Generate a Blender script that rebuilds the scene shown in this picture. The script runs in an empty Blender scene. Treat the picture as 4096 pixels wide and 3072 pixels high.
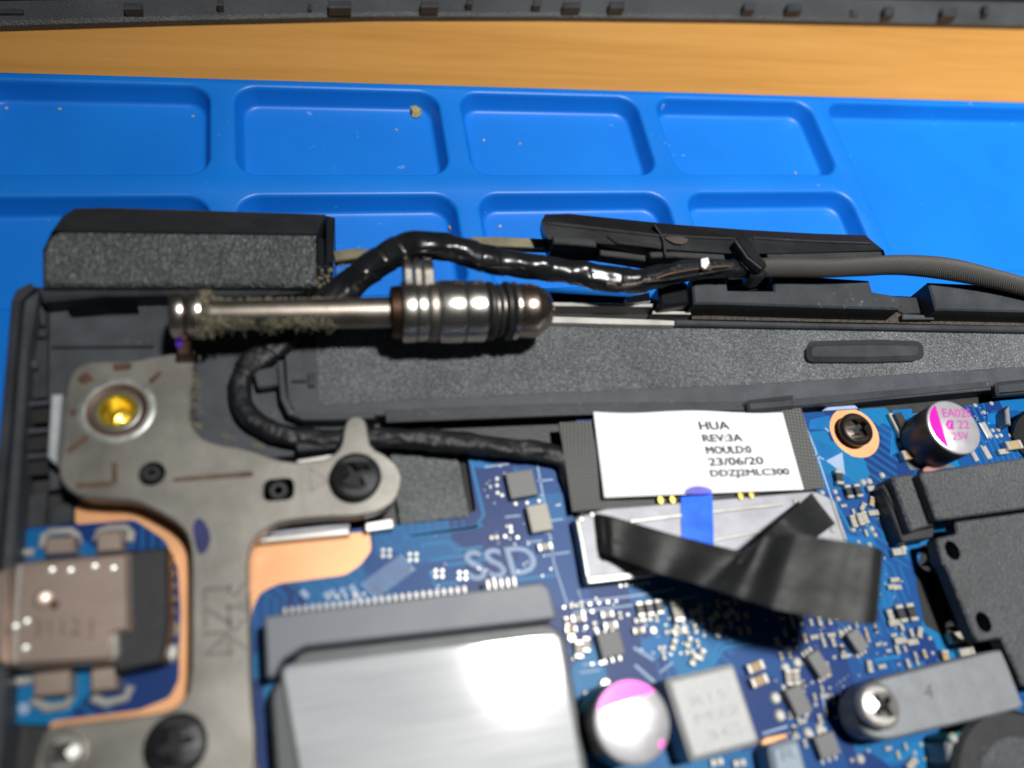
import bpy, math, random
from mathutils import Vector, Matrix, geometry, noise
R = random.Random(7)
SC = bpy.context.scene
COL = SC.collection

# ------------------------------------------------------------------ camera
# The camera was solved from the grid of the mat: f = 2990 px on a 4096 px wide frame.
# World: X along the hinge, Y away from the viewer, Z up; millimetres in the code, metres in the scene.
F = 2990.0
H = 62.572            # height of the lens above the circuit board, mm
OZ = 13.5             # the table top lies this far below the board
D1 = Vector((11952, -836, F)).normalized()
D2 = Vector((-1205, -6536, F)); D2 = (D2 - D1 * D1.dot(D2)).normalized()
D3 = D1.cross(D2)
cam = bpy.data.cameras.new('camera'); camo = bpy.data.objects.new('camera', cam); COL.objects.link(camo)
rt = Vector((D1[0], D2[0], D3[0])); dn = Vector((D1[1], D2[1], D3[1])); fw = Vector((D1[2], D2[2], D3[2]))
M = Matrix((rt, -dn, -fw)).transposed().to_4x4(); M.translation = (0, 0, (H + OZ) * .001)
camo.matrix_world = M
cam.sensor_width = 36; cam.sensor_fit = 'HORIZONTAL'; cam.lens = 36 * F / 4096
cam.clip_start = .002; cam.clip_end = 10
cam.dof.use_dof = True; cam.dof.focus_distance = .086; cam.dof.aperture_fstop = 16.5
SC.camera = camo
SC.render.resolution_x = 1024; SC.render.resolution_y = 768

# ------------------------------------------------------------------ light
w = bpy.data.worlds.new('World'); SC.world = w; w.use_nodes = True
bg = w.node_tree.nodes['Background']; bg.inputs[0].default_value = (.80, .9, 1, 1); bg.inputs[1].default_value = .022
def panel_lamp(name, loc, aim, energy, sx, sy, spread, col):
    l = bpy.data.lights.new(name, 'AREA'); l.shape = 'RECTANGLE'; l.size = sx * .001; l.size_y = sy * .001
    l.energy = energy; l.spread = math.radians(spread); l.color = col
    o = bpy.data.objects.new(name, l); COL.objects.link(o)
    o.location = Vector(loc) * .001; o.location.z += OZ * .001
    o.rotation_euler = (Vector(aim) - Vector(loc)).to_track_quat('-Z', 'Y').to_euler()
    return o
panel_lamp('desk_lamp_light', (84, 30, 330), (165, 54, 0), .69, 32, 32, 92, (1, .985, .95))
SC.view_settings.view_transform = 'Standard'; SC.view_settings.look = 'None'
SC.view_settings.exposure = 0; SC.view_settings.gamma = 1; SC.view_settings.use_curve_mapping = False
SC.render.engine = 'CYCLES'

# ------------------------------------------------------------------ helpers
def P(x, y, Z):
    d = Vector((x - 2048., y - 1536., F)); wv = Vector((d.dot(D1), d.dot(D2), d.dot(D3)))
    t = (Z - H) / wv.z
    return Vector((wv.x * t, wv.y * t, Z))
def PL(pts, Z): return [P(x, y, Z) for x, y in pts]
ORG = {}
def link(o, parent=None):
    COL.objects.link(o)
    if parent is not None: o.parent = parent
    return o
def tag(o, label=None, cat=None, group=None, kind=None):
    if label: o['label'] = label
    if cat: o['category'] = cat
    if group: o['group'] = group
    if kind: o['kind'] = kind
    return o
def thing(name, label, cat, base, group=None):
    o = bpy.data.objects.new(name, None); o.empty_display_size = .002
    b = Vector(base); o.location = (b.x * .001, b.y * .001, (b.z + OZ) * .001)
    ORG[o.name] = b; link(o); tag(o, label, cat, group)
    return o
def obj(name, geo, mats, parent=None, smooth=False, base=None):
    """geo = (verts mm world, faces[, face material index[, uvs per vertex]])"""
    vs, fs = geo[0], geo[1]
    if parent is not None: o0 = ORG[parent.name]
    elif base is not None: o0 = Vector(base)
    else:
        o0 = Vector((sum(v[0] for v in vs) / len(vs), sum(v[1] for v in vs) / len(vs), min(v[2] for v in vs)))
    me = bpy.data.meshes.new(name)
    me.from_pydata([((v[0] - o0.x) * .001, (v[1] - o0.y) * .001, (v[2] - o0.z) * .001) for v in vs], [], fs)
    if not isinstance(mats, (list, tuple)): mats = [mats]
    for m in mats: me.materials.append(m)
    if len(geo) > 2 and geo[2]:
        for p, i in zip(me.polygons, geo[2]): p.material_index = i
    if len(geo) > 3:
        uv = me.uv_layers.new(name='uv')
        for lp in me.loops: uv.data[lp.index].uv = geo[3][lp.vertex_index]
    if smooth:
        for p in me.polygons: p.use_smooth = True
        if smooth != 'all': me.set_sharp_from_angle(angle=math.radians(40))
    me.validate(); me.update()
    o = bpy.data.objects.new(name, me)
    if parent is None: o.location = (o0.x * .001, o0.y * .001, (o0.z + OZ) * .001)
    ORG[o.name] = o0
    ORG_KEY = o.name
    link(o, parent)
    ORG[o.name] = o0
    return o
def merge(*gs):
    vs, fs, mi = [], [], []
    for i, g in enumerate(gs):
        k = len(vs); vs += list(g[0]); fs += [tuple(a + k for a in f) for f in g[1]]
        mi += list(g[2]) if len(g) > 2 and g[2] else [0] * len(g[1])
    return vs, fs, mi
def setmi(g, i): return g[0], g[1], [i] * len(g[1])
def area2(p): return sum(p[i].x * p[(i + 1) % len(p)].y - p[(i + 1) % len(p)].x * p[i].y for i in range(len(p)))
def offset(p, d):
    """inset a ccw polygon by d"""
    n = len(p); out = []
    for i in range(n):
        a, b, c = p[i - 1], p[i], p[(i + 1) % n]
        e1 = Vector((b.x - a.x, b.y - a.y)); e2 = Vector((c.x - b.x, c.y - b.y))
        if e1.length < 1e-6 or e2.length < 1e-6: out.append(b.copy()); continue
        e1.normalize(); e2.normalize()
        n1 = Vector((-e1.y, e1.x)); n2 = Vector((-e2.y, e2.x)); m = n1 + n2
        if m.length < 1e-4: m = n1
        m.normalize(); k = min(1 / max(m.dot(n1), .4), 2.)
        out.append(Vector((b.x + m.x * d * k, b.y + m.y * d * k, b.z)))
    return out
def rnd(pts, r, seg=5, only=None):
    """round the corners of a list of 2D/px points with radius r (same units)"""
    out = []; n = len(pts)
    for i in range(n):
        a, b, c = Vector(pts[i - 1]), Vector(pts[i]), Vector(pts[(i + 1) % n])
        ri = r if only is None or i in only else 0
        if isinstance(r, (list, tuple)): ri = r[i]
        if ri <= 0: out.append(tuple(b)); continue
        u = (a - b); v = (c - b); l = min(ri, u.length * .48, v.length * .48)
        u = u.normalized() * l; v = v.normalized() * l
        for k in range(seg + 1):
            t = k / seg
            out.append(tuple((b + u) * (1 - t) ** 2 + b * 2 * t * (1 - t) + (b + v) * t * t))
    return out
def chaikin(pts, it=2):
    for _ in range(it):
        o = []
        for i in range(len(pts)):
            a, b = Vector(pts[i]), Vector(pts[(i + 1) % len(pts)])
            o += [tuple(a * .75 + b * .25), tuple(a * .25 + b * .75)]
        pts = o
    return pts
def solid(poly, zt, zb, bev=0., holes=(), drop=None):
    """extrude a world polygon (list of Vectors) from zt down to zb, with a chamfer and holes"""
    poly = [Vector((p.x, p.y, zt)) for p in poly]
    if area2(poly) < 0: poly.reverse()
    vs, fs = [], []
    loops = []
    top = offset(poly, bev) if bev > 0 else poly
    def add(l):
        k = len(vs); vs.extend([tuple(v) for v in l]); return list(range(k, k + len(l)))
    it = add(top); loops.append(top); idx = list(it)
    if bev > 0: im = add([Vector((p.x, p.y, zt - bev)) for p in poly])
    else: im = it
    ib = add([Vector((p.x, p.y, zb)) for p in poly])
    n = len(poly)
    def wall(a, b, flip=False):
        for i in range(len(a)):
            j = (i + 1) % len(a)
            fs.append((a[i], b[i], b[j], a[j]) if not flip else (a[j], b[j], b[i], a[i]))
    if bev > 0: wall(it, im)
    wall(im, ib)
    hb = []
    for h in holes:
        h = [Vector((p.x, p.y, zt)) for p in h]
        if area2(h) < 0: h.reverse()
        hi = add(h); loops.append(h); idx += hi
        hj = add([Vector((p.x, p.y, zb)) for p in h]); wall(hi, hj, True); hb += hj
    for t in geometry.tessellate_polygon(loops):
        fs.append(tuple(idx[k] for k in t))
    bi = ib + hb; bl = [poly] + [[Vector((p.x, p.y, zt)) for p in h] for h in holes]
    for t in geometry.tessellate_polygon([[Vector(vs[k]) for k in ib]] + ([[Vector(v) for v in l] for l in bl[1:]] if holes else [])):
        fs.append(tuple(bi[k] for k in reversed(t)))
    # fix winding of caps
    out = []
    for f in fs:
        if len(f) == 3:
            a, b, c = (Vector(vs[k]) for k in f); nz = (b - a).cross(c - a).z
            want = 1 if abs(a.z - zt) < 1e-6 else -1
            if nz * want < 0: f = (f[0], f[2], f[1])
        out.append(f)
    return vs, out
def prism(px, zt, zb, bev=0., holes=()): return solid(PL(px, zt), zt, zb, bev, [PL(h, zt) for h in holes])
def box(x0, x1, y0, y1, z0, z1, bev=0.):
    return solid([Vector((x0, y0, 0)), Vector((x1, y0, 0)), Vector((x1, y1, 0)), Vector((x0, y1, 0))], z1, z0, bev)
def ribbon(path, wd, zt, zb, bev=0.):
    """strip of width wd mm along a px path lying at zt"""
    p = PL(path, zt); L, Rr = [], []
    for i in range(len(p)):
        t = (p[min(i + 1, len(p) - 1)] - p[max(i - 1, 0)]); t.z = 0; t.normalize()
        nrm = Vector((-t.y, t.x, 0)) * wd * .5
        L.append(p[i] + nrm); Rr.append(p[i] - nrm)
    return solid(L + Rr[::-1], zt, zb, bev)
def circ(c, r, n=32, a0=0): return [Vector((c.x + r * math.cos(a0 + 2 * math.pi * i / n), c.y + r * math.sin(a0 + 2 * math.pi * i / n), c.z)) for i in range(n)]
def pxcirc(x, y, r, n=28): return [(x + r * math.cos(2 * math.pi * i / n), y + r * math.sin(2 * math.pi * i / n)) for i in range(n)]
def lathe(axis0, axis1, prof, n=48, caps=True):
    """prof = [(t mm along axis, r mm)]"""
    d = (axis1 - axis0).normalized(); u = d.cross(Vector((0, 0, 1)))
    u = u.normalized() if u.length > 1e-4 else Vector((1, 0, 0)); v = u.cross(d)
    vs, fs = [], []
    for t, r in prof:
        for k in range(n):
            a = 2 * math.pi * k / n
            vs.append(tuple(axis0 + d * t + (u * math.cos(a) + v * math.sin(a)) * r))
    for i in range(len(prof) - 1):
        for k in range(n):
            j = (k + 1) % n
            fs.append((i * n + k, (i + 1) * n + k, (i + 1) * n + j, i * n + j))
    if caps:
        fs.append(tuple(range(n))); m = (len(prof) - 1) * n; fs.append(tuple(range(m + n - 1, m - 1, -1)))
    return vs, fs
def spline(pts, per=8):
    out = []; n = len(pts); pts = [Vector(p) for p in pts]
    for i in range(n - 1):
        p0, p1, p2, p3 = pts[max(i - 1, 0)], pts[i], pts[i + 1], pts[min(i + 2, n - 1)]
        for k in range(per):
            t = k / per
            out.append(.5 * ((2 * p1) + (p2 - p0) * t + (2 * p0 - 5 * p1 + 4 * p2 - p3) * t * t + (3 * p1 - p0 - 3 * p2 + p3) * t ** 3))
    out.append(pts[-1]); return out
def tube(pts, rad, n=20, flat=1., wob=0., seed=0, seam=0.):
    """pts = world points; rad = float or list; returns geo with uv (around, along mm)"""
    vs, fs, uv = [], [], []; s = 0; m = len(pts)
    for i, p in enumerate(pts):
        t = (pts[min(i + 1, m - 1)] - pts[max(i - 1, 0)]).normalized()
        u = t.cross(Vector((0, 0, 1))); u = u.normalized() if u.length > 1e-3 else Vector((1, 0, 0)); v = u.cross(t)
        if i: s += (p - pts[i - 1]).length
        r = rad[i] if isinstance(rad, (list, tuple)) else rad
        for k in range(n + 1):
            a = 2 * math.pi * k / n
            q = u * math.cos(a) + v * math.sin(a) * flat
            rr = r * (1 + wob * noise.noise(Vector((math.cos(a) * 1.3, math.sin(a) * 1.3 + seed, s * .55)))) if wob else r
            if seam: rr *= 1 + .075 * (((s * seam + k / n + .35 * math.sin(s * .7)) % 1.) - .5)
            vs.append(tuple(p + q * rr)); uv.append((k / n, s))
    for i in range(m - 1):
        for k in range(n):
            a = i * (n + 1) + k; fs.append((a, a + 1, a + n + 2, a + n + 1))
    fs.append(tuple(range(n, -1, -1))[:-1]); b = (m - 1) * (n + 1); fs.append(tuple(range(b, b + n)))
    return vs, fs, None, uv
def pxpath(l, per=8): return spline([P(x, y, z) for x, y, z in l], per)
def sheet(f, nu, nv, th=0.):
    """f(u,v)->Vector; a thin shell"""
    vs, fs = [], []
    for i in range(nu + 1):
        for j in range(nv + 1): vs.append(tuple(f(i / nu, j / nv)))
    a = lambda i, j: i * (nv + 1) + j
    for i in range(nu):
        for j in range(nv): fs.append((a(i, j), a(i + 1, j), a(i + 1, j + 1), a(i, j + 1)))
    if th:
        k = len(vs); vs += [(x, y, z - th) for x, y, z in vs]
        fs += [tuple(q + k for q in reversed(g)) for g in fs]
        rim = [a(i, 0) for i in range(nu)] + [a(nu, j) for j in range(nv)] + [a(i, nv) for i in range(nu, 0, -1)] + [a(0, j) for j in range(nv, 0, -1)]
        for q in range(len(rim)):
            b = rim[(q + 1) % len(rim)]; fs.append((rim[q], rim[q] + k, b + k, b))
    return vs, fs
def bil(tl, tr, br, bl, u, v):
    """u right, v down, in px"""
    return (Vector(tl) * (1 - u) + Vector(tr) * u) * (1 - v) + (Vector(bl) * (1 - u) + Vector(br) * u) * v
def text(name, body, quad, zf, mat, parent, bold=0., smear=()):
    """flat lettering fitted into a px quad TL,TR,BR,BL; zf = height or function(u px, v px)"""
    cu = bpy.data.curves.new(name, 'FONT'); cu.body = body; cu.size = 1; cu.offset = bold; cu.resolution_u = 3
    to = bpy.data.objects.new(name + '_tmp', cu); COL.objects.link(to)
    me = bpy.data.meshes.new_from_object(to.evaluated_get(bpy.context.evaluated_depsgraph_get()))
    vs = [v.co.copy() for v in me.vertices]; fs = [tuple(p.vertices) for p in me.polygons]
    bpy.data.objects.remove(to); bpy.data.curves.remove(cu); bpy.data.meshes.remove(me)
    x0, x1 = min(v.x for v in vs), max(v.x for v in vs); y0, y1 = min(v.y for v in vs), max(v.y for v in vs)
    out = []
    for v in vs:
        q = bil(*quad, (v.x - x0) / (x1 - x0), (y1 - v.y) / (y1 - y0))
        z = zf(q.x, q.y) if callable(zf) else zf
        out.append(tuple(P(q.x, q.y, z)))
    n0, f0 = len(out), list(fs)
    for i, (dx, dy) in enumerate(smear):    # heavier strokes: the same print again, a hair aside
        k = len(out)
        for v in vs:
            q = bil(*quad, (v.x - x0) / (x1 - x0), (y1 - v.y) / (y1 - y0)); z = (zf(q.x, q.y) if callable(zf) else zf) + .003 * (i + 1)
            out.append(tuple(P(q.x + dx, q.y + dy, z)))
        fs = fs + [tuple(a + k for a in f) for f in f0]
    # face up
    ff = []
    for f in fs:
        if len(f) < 3: continue
        a, b, c = (Vector(out[k]) for k in f[:3])
        ff.append(f if (b - a).cross(c - a).z > 0 else tuple(reversed(f)))
    return obj(name, (out, ff), mat, parent)
def inside(x, y, poly):
    c = False; n = len(poly)
    for i in range(n):
        x1, y1 = poly[i - 1]; x2, y2 = poly[i]
        if (y1 > y) != (y2 > y) and x < (x2 - x1) * (y - y1) / (y2 - y1) + x1: c = not c
    return c

# ------------------------------------------------------------------ materials
class NT:
    def __init__(s, name):
        s.m = bpy.data.materials.new(name); s.m.use_nodes = True; s.t = s.m.node_tree
        s.b = s.t.nodes['Principled BSDF']; s.tc = None
    def n(s, kind, **kw):
        nd = s.t.nodes.new(kind)
        for k, v in kw.items():
            if k in nd.inputs: nd.inputs[k].default_value = v
            else: setattr(nd, k, v)
        return nd
    def l(s, a, ao, b, bi): s.t.links.new(a.outputs[ao], b.inputs[bi])
    def coord(s, scale=(1, 1, 1), rot=(0, 0, 0), kind='Object'):
        tc = s.n('ShaderNodeTexCoord'); mp = s.n('ShaderNodeMapping')
        mp.inputs['Scale'].default_value = scale; mp.inputs['Rotation'].default_value = rot
        s.l(tc, kind, mp, 'Vector'); return mp
    def noise(s, mp, scale, detail=3, rough=.55):
        nd = s.n('ShaderNodeTexNoise', Scale=scale, Detail=detail, Roughness=rough); s.l(mp, 'Vector', nd, 'Vector'); return nd
    def ramp(s, nd, out, stops):
        r = s.n('ShaderNodeValToRGB'); e = r.color_ramp.elements
        while len(e) < len(stops): e.new(.5)
        for el, (p, c) in zip(e, stops):
            el.position = p; el.color = c if len(c) == 4 else (*c, 1)
        s.l(nd, out, r, 'Fac'); return r
    def bump(s, nd, out, dist, strength=1.):
        b = s.n('ShaderNodeBump', Strength=strength, Distance=dist); s.l(nd, out, b, 'Height'); s.l(b, 'Normal', s.b, 'Normal'); return b
    def base(s, col, rough=.5, metal=0., spec=.5):
        s.b.inputs['Base Color'].default_value = (*col, 1); s.b.inputs['Roughness'].default_value = rough
        s.b.inputs['Metallic'].default_value = metal; s.b.inputs['Specular IOR Level'].default_value = spec; return s
def plain(name, col, rough=.5, metal=0., var=.12, vs=600, bump=0., bs=3000, spec=.5, dust=0.):
    """a plain surface with slight mottling of its colour and gloss and a fine grain"""
    t = NT(name).base(col, rough, metal, spec); mp = t.coord()
    nz = t.noise(mp, vs, 4)
    lo = tuple(c * (1 - var) for c in col); hi = tuple(min(c * (1 + var), 1) for c in col)
    r = t.ramp(nz, 'Fac', [(.3, lo), (.7, hi)]); t.l(r, 'Color', t.b, 'Base Color')
    if dust:
        f1 = t.ramp(t.noise(mp, 1500, 3, .6), 'Fac', [(.62, (0, 0, 0)), (.72, (1, 1, 1))]); f2 = t.ramp(t.noise(t.coord((50, 400, 50)), 1., 3), 'Fac', [(.42, (0, 0, 0)), (.7, (1, 1, 1))])
        mu = t.n('ShaderNodeMath', operation='MULTIPLY'); t.l(f1, 'Color', mu, 0); t.l(f2, 'Color', mu, 1)
        m2 = t.n('ShaderNodeMath', operation='MULTIPLY'); t.l(mu, 'Value', m2, 0); m2.inputs[1].default_value = dust
        mx = t.n('ShaderNodeMix', data_type='RGBA'); t.l(m2, 'Value', mx, 'Factor'); t.l(r, 'Color', mx, 'A'); mx.inputs['B'].default_value = (.30, .31, .31, 1); t.l(mx, 'Result', t.b, 'Base Color')
    rr = t.n('ShaderNodeMapRange'); rr.inputs['To Min'].default_value = max(rough - .08, .03); rr.inputs['To Max'].default_value = min(rough + .08, 1)
    t.l(nz, 'Fac', rr, 'Value'); t.l(rr, 'Result', t.b, 'Roughness')
    if bump: t.bump(t.noise(mp, bs, 2), 'Fac', bump)
    return t.m
def m_textured(name, col, scale, dist, rough, stretch=(1, 1, 1), rot=0., grain=.25):
    """leather-grained moulded plastic: small glinting bumps"""
    t = NT(name).base(col, rough, 0, .5); mp = t.coord(stretch, (0, 0, rot))
    v = t.n('ShaderNodeTexVoronoi', Scale=scale); t.l(mp, 'Vector', v, 'Vector')
    nz = t.noise(mp, scale * .8, 2)
    mx = t.n('ShaderNodeMath', operation='ADD'); t.l(v, 'Distance', mx, 0); t.l(nz, 'Fac', mx, 1)
    t.bump(mx, 'Value', dist)
    big = t.noise(mp, 120, 3)
    r = t.ramp(big, 'Fac', [(.3, tuple(c * .8 for c in col)), (.7, tuple(c * 1.2 for c in col))])
    g = t.ramp(t.noise(mp, scale * .95, 2, .7), 'Fac', [(.3, (1 - grain,) * 3), (.5, (1 - grain * .3,) * 3), (.68, (1 + grain * 1.6,) * 3)])  # pale speckle: glints of the bumps put into the colour
    mx2 = t.n('ShaderNodeMix', data_type='RGBA', blend_type='MULTIPLY'); mx2.inputs['Factor'].default_value = 1; t.l(r, 'Color', mx2, 'A'); t.l(g, 'Color', mx2, 'B'); t.l(mx2, 'Result', t.b, 'Base Color')
    return t.m
def m_silicone():
    t = NT('blue_silicone').base((.003, .2, .86), .42, 0, .4)
    mp = t.coord(); nz = t.noise(mp, 60, 4)
    r = t.ramp(nz, 'Fac', [(.3, (.003, .145, .58)), (.7, (.004, .175, .66))])
    # pale dust specks and scuffs
    v = t.noise(mp, 900, 2, .4); sp = t.ramp(v, 'Fac', [(.70, (0, 0, 0)), (.80, (1, 1, 1))])
    big = t.noise(mp, 45, 2); sel = t.ramp(big, 'Fac', [(.5, (0, 0, 0)), (.66, (1, 1, 1))])
    mu = t.n('ShaderNodeMath', operation='MULTIPLY'); t.l(sp, 'Color', mu, 0); t.l(sel, 'Color', mu, 1)
    mu2 = t.n('ShaderNodeMath', operation='MULTIPLY'); mu2.inputs[1].default_value = .55; t.l(mu, 'Value', mu2, 0)
    mx = t.n('ShaderNodeMix', data_type='RGBA'); t.l(mu2, 'Value', mx, 'Factor'); t.l(r, 'Color', mx, 'A'); mx.inputs['B'].default_value = (.35, .5, .8, 1)
    t.l(mx, 'Result', t.b, 'Base Color')
    t.b.inputs['Subsurface Weight'].default_value = 0; t.b.inputs['Subsurface Radius'].default_value = (.0003, .0008, .003); t.b.inputs['Subsurface Scale'].default_value = 1
    t.bump(t.noise(mp, 2500, 3), 'Fac', .000012)
    return t.m
def m_wood():
    t = NT('wood').base((.5, .25, .06), .45); mp = t.coord((8, 160, 60), (0, 0, math.radians(4)))
    nz = t.noise(mp, 1.0, 5, .6); fine = t.noise(t.coord((60, 1100, 300), (0, 0, math.radians(4))), 1., 3)
    mx = t.n('ShaderNodeMath', operation='MULTIPLY_ADD'); t.l(fine, 'Fac', mx, 0); mx.inputs[1].default_value = .35; t.l(nz, 'Fac', mx, 2)
    r = t.ramp(mx, 'Value', [(.4, (.37, .175, .038)), (.66, (.46, .228, .056)), (.95, (.51, .27, .078))]); t.l(r, 'Color', t.b, 'Base Color')
    return t.m
def m_pcb():
    """blue solder mask over copper: pale copper pours, dark gaps, hair-fine tracks"""
    t = NT('solder_mask').base((.0, .05, .3), .45, 0, .25)
    mp = t.coord((1, 1, 1), (0, 0, math.radians(-1)))
    v = t.n('ShaderNodeTexVoronoi', distance='CHEBYCHEV', Scale=170); v.inputs['Randomness'].default_value = .9; t.l(mp, 'Vector', v, 'Vector')
    pr = t.ramp(v, 'Color', [(.25, (.0, .028, .15)), (.42, (.0, .055, .22)), (.55, (.0, .105, .30)), (.7, (.0, .14, .34))])
    pr.color_ramp.interpolation = 'CONSTANT'
    # tracks: two crossing band families switched by a coarse cell
    wv = t.n('ShaderNodeTexWave', bands_direction='X', Scale=420, Distortion=0); t.l(mp, 'Vector', wv, 'Vector')
    mp2 = t.coord((1, 1, 1), (0, 0, math.radians(44))); wv2 = t.n('ShaderNodeTexWave', bands_direction='Y', Scale=380); t.l(mp2, 'Vector', wv2, 'Vector')
    v2 = t.n('ShaderNodeTexVoronoi', distance='MANHATTAN', Scale=120); t.l(mp, 'Vector', v2, 'Vector')
    sw = t.ramp(v2, 'Color', [(.45, (0, 0, 0)), (.5, (1, 1, 1))])
    mxw = t.n('ShaderNodeMix', data_type='RGBA'); t.l(sw, 'Color', mxw, 'Factor'); t.l(wv, 'Color', mxw, 'A'); t.l(wv2, 'Color', mxw, 'B')
    tr = t.ramp(mxw, 'Result', [(.62, (0, 0, 0)), (.75, (1, 1, 1))])
    v3 = t.n('ShaderNodeTexVoronoi', distance='CHEBYCHEV', Scale=140); t.l(t.coord((1, 1, 1), (0, 0, .3)), 'Vector', v3, 'Vector')
    sw3 = t.ramp(v3, 'Color', [(.55, (0, 0, 0)), (.56, (.4, .4, .4))])
    mm = t.n('ShaderNodeMath', operation='MULTIPLY'); t.l(tr, 'Color', mm, 0); t.l(sw3, 'Color', mm, 1)
    mx = t.n('ShaderNodeMix', data_type='RGBA'); t.l(mm, 'Value', mx, 'Factor'); t.l(pr, 'Color', mx, 'A'); mx.inputs['B'].default_value = (.002, .16, .38, 1)
    t.l(mx, 'Result', t.b, 'Base Color')
    t.bump(mx, 'Result', .00003, .5)
    return t.m
def m_brushed(name, col, rough, along=(1, 30, 1), rot=0., amt=.00002, metal=1.):
    t = NT(name).base(col, rough, metal); mp = t.coord(tuple(60 * a for a in along), (0, 0, rot))
    nz = t.noise(mp, 1.4, 5, .65)
    r = t.ramp(nz, 'Fac', [(.3, tuple(c * .78 for c in col)), (.7, tuple(min(1, c * 1.12) for c in col))]); t.l(r, 'Color', t.b, 'Base Color')
    t.bump(nz, 'Fac', amt); return t.m
def m_foil():
    """brushed aluminium foil under a clear film"""
    t = NT('brushed_foil').base((.4, .4, .42), .5, .12, .3); mp = t.coord((90, 1500, 1), (0, 0, YAW))
    nz = t.noise(mp, 1., 4, .6); big = t.noise(t.coord((40, 160, 1)), 1., 3)
    mx = t.n('ShaderNodeMath', operation='MULTIPLY_ADD'); t.l(nz, 'Fac', mx, 0); mx.inputs[1].default_value = .5; t.l(big, 'Fac', mx, 2)
    r = t.ramp(mx, 'Value', [(.5, (.31, .32, .34)), (.95, (.45, .46, .48))]); t.l(r, 'Color', t.b, 'Base Color')
    t.b.inputs['Coat Weight'].default_value = 1; t.b.inputs['Coat Roughness'].default_value = .085
    bp = t.n('ShaderNodeBump', Strength=1., Distance=.00003); t.l(nz, 'Fac', bp, 'Height'); t.l(bp, 'Normal', t.b, 'Normal')
    b2 = t.n('ShaderNodeBump', Strength=1., Distance=.000003); t.l(nz, 'Fac', b2, 'Height'); t.l(b2, 'Normal', t.b, 'Coat Normal')
    return t.m
YAW = math.radians(-.9)
def m_uvwave(name, col, hi, scale_u, scale_v, rough, dist):
    """twill braid on a tube through its uv"""
    t = NT(name).base(col, rough, 0, .5); tc = t.n('ShaderNodeTexCoord'); mp = t.n('ShaderNodeMapping'); t.l(tc, 'UV', mp, 'Vector')
    mp.inputs['Scale'].default_value = (scale_u, scale_v, 1)
    wv = t.n('ShaderNodeTexWave', wave_type='BANDS', bands_direction='DIAGONAL', Scale=1., Distortion=.6); t.l(mp, 'Vector', wv, 'Vector')
    r = t.ramp(wv, 'Fac', [(.2, col), (.8, hi)]); t.l(r, 'Color', t.b, 'Base Color'); t.bump(wv, 'Fac', dist); return t.m
def m_weave(name, col, hi, scale, rough, dist):
    t = NT(name).base(col, rough, 0, .4); mp = t.coord((1, 1, 1), (0, 0, math.radians(12)))
    a = t.n('ShaderNodeTexWave', bands_direction='X', Scale=scale); b = t.n('ShaderNodeTexWave', bands_direction='Y', Scale=scale)
    t.l(mp, 'Vector', a, 'Vector'); t.l(mp, 'Vector', b, 'Vector')
    m = t.n('ShaderNodeMath', operation='MULTIPLY'); t.l(a, 'Fac', m, 0); t.l(b, 'Fac', m, 1)
    r = t.ramp(m, 'Value', [(.1, col), (.6, hi)]); t.l(r, 'Color', t.b, 'Base Color'); t.bump(m, 'Value', dist); return t.m
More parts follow.
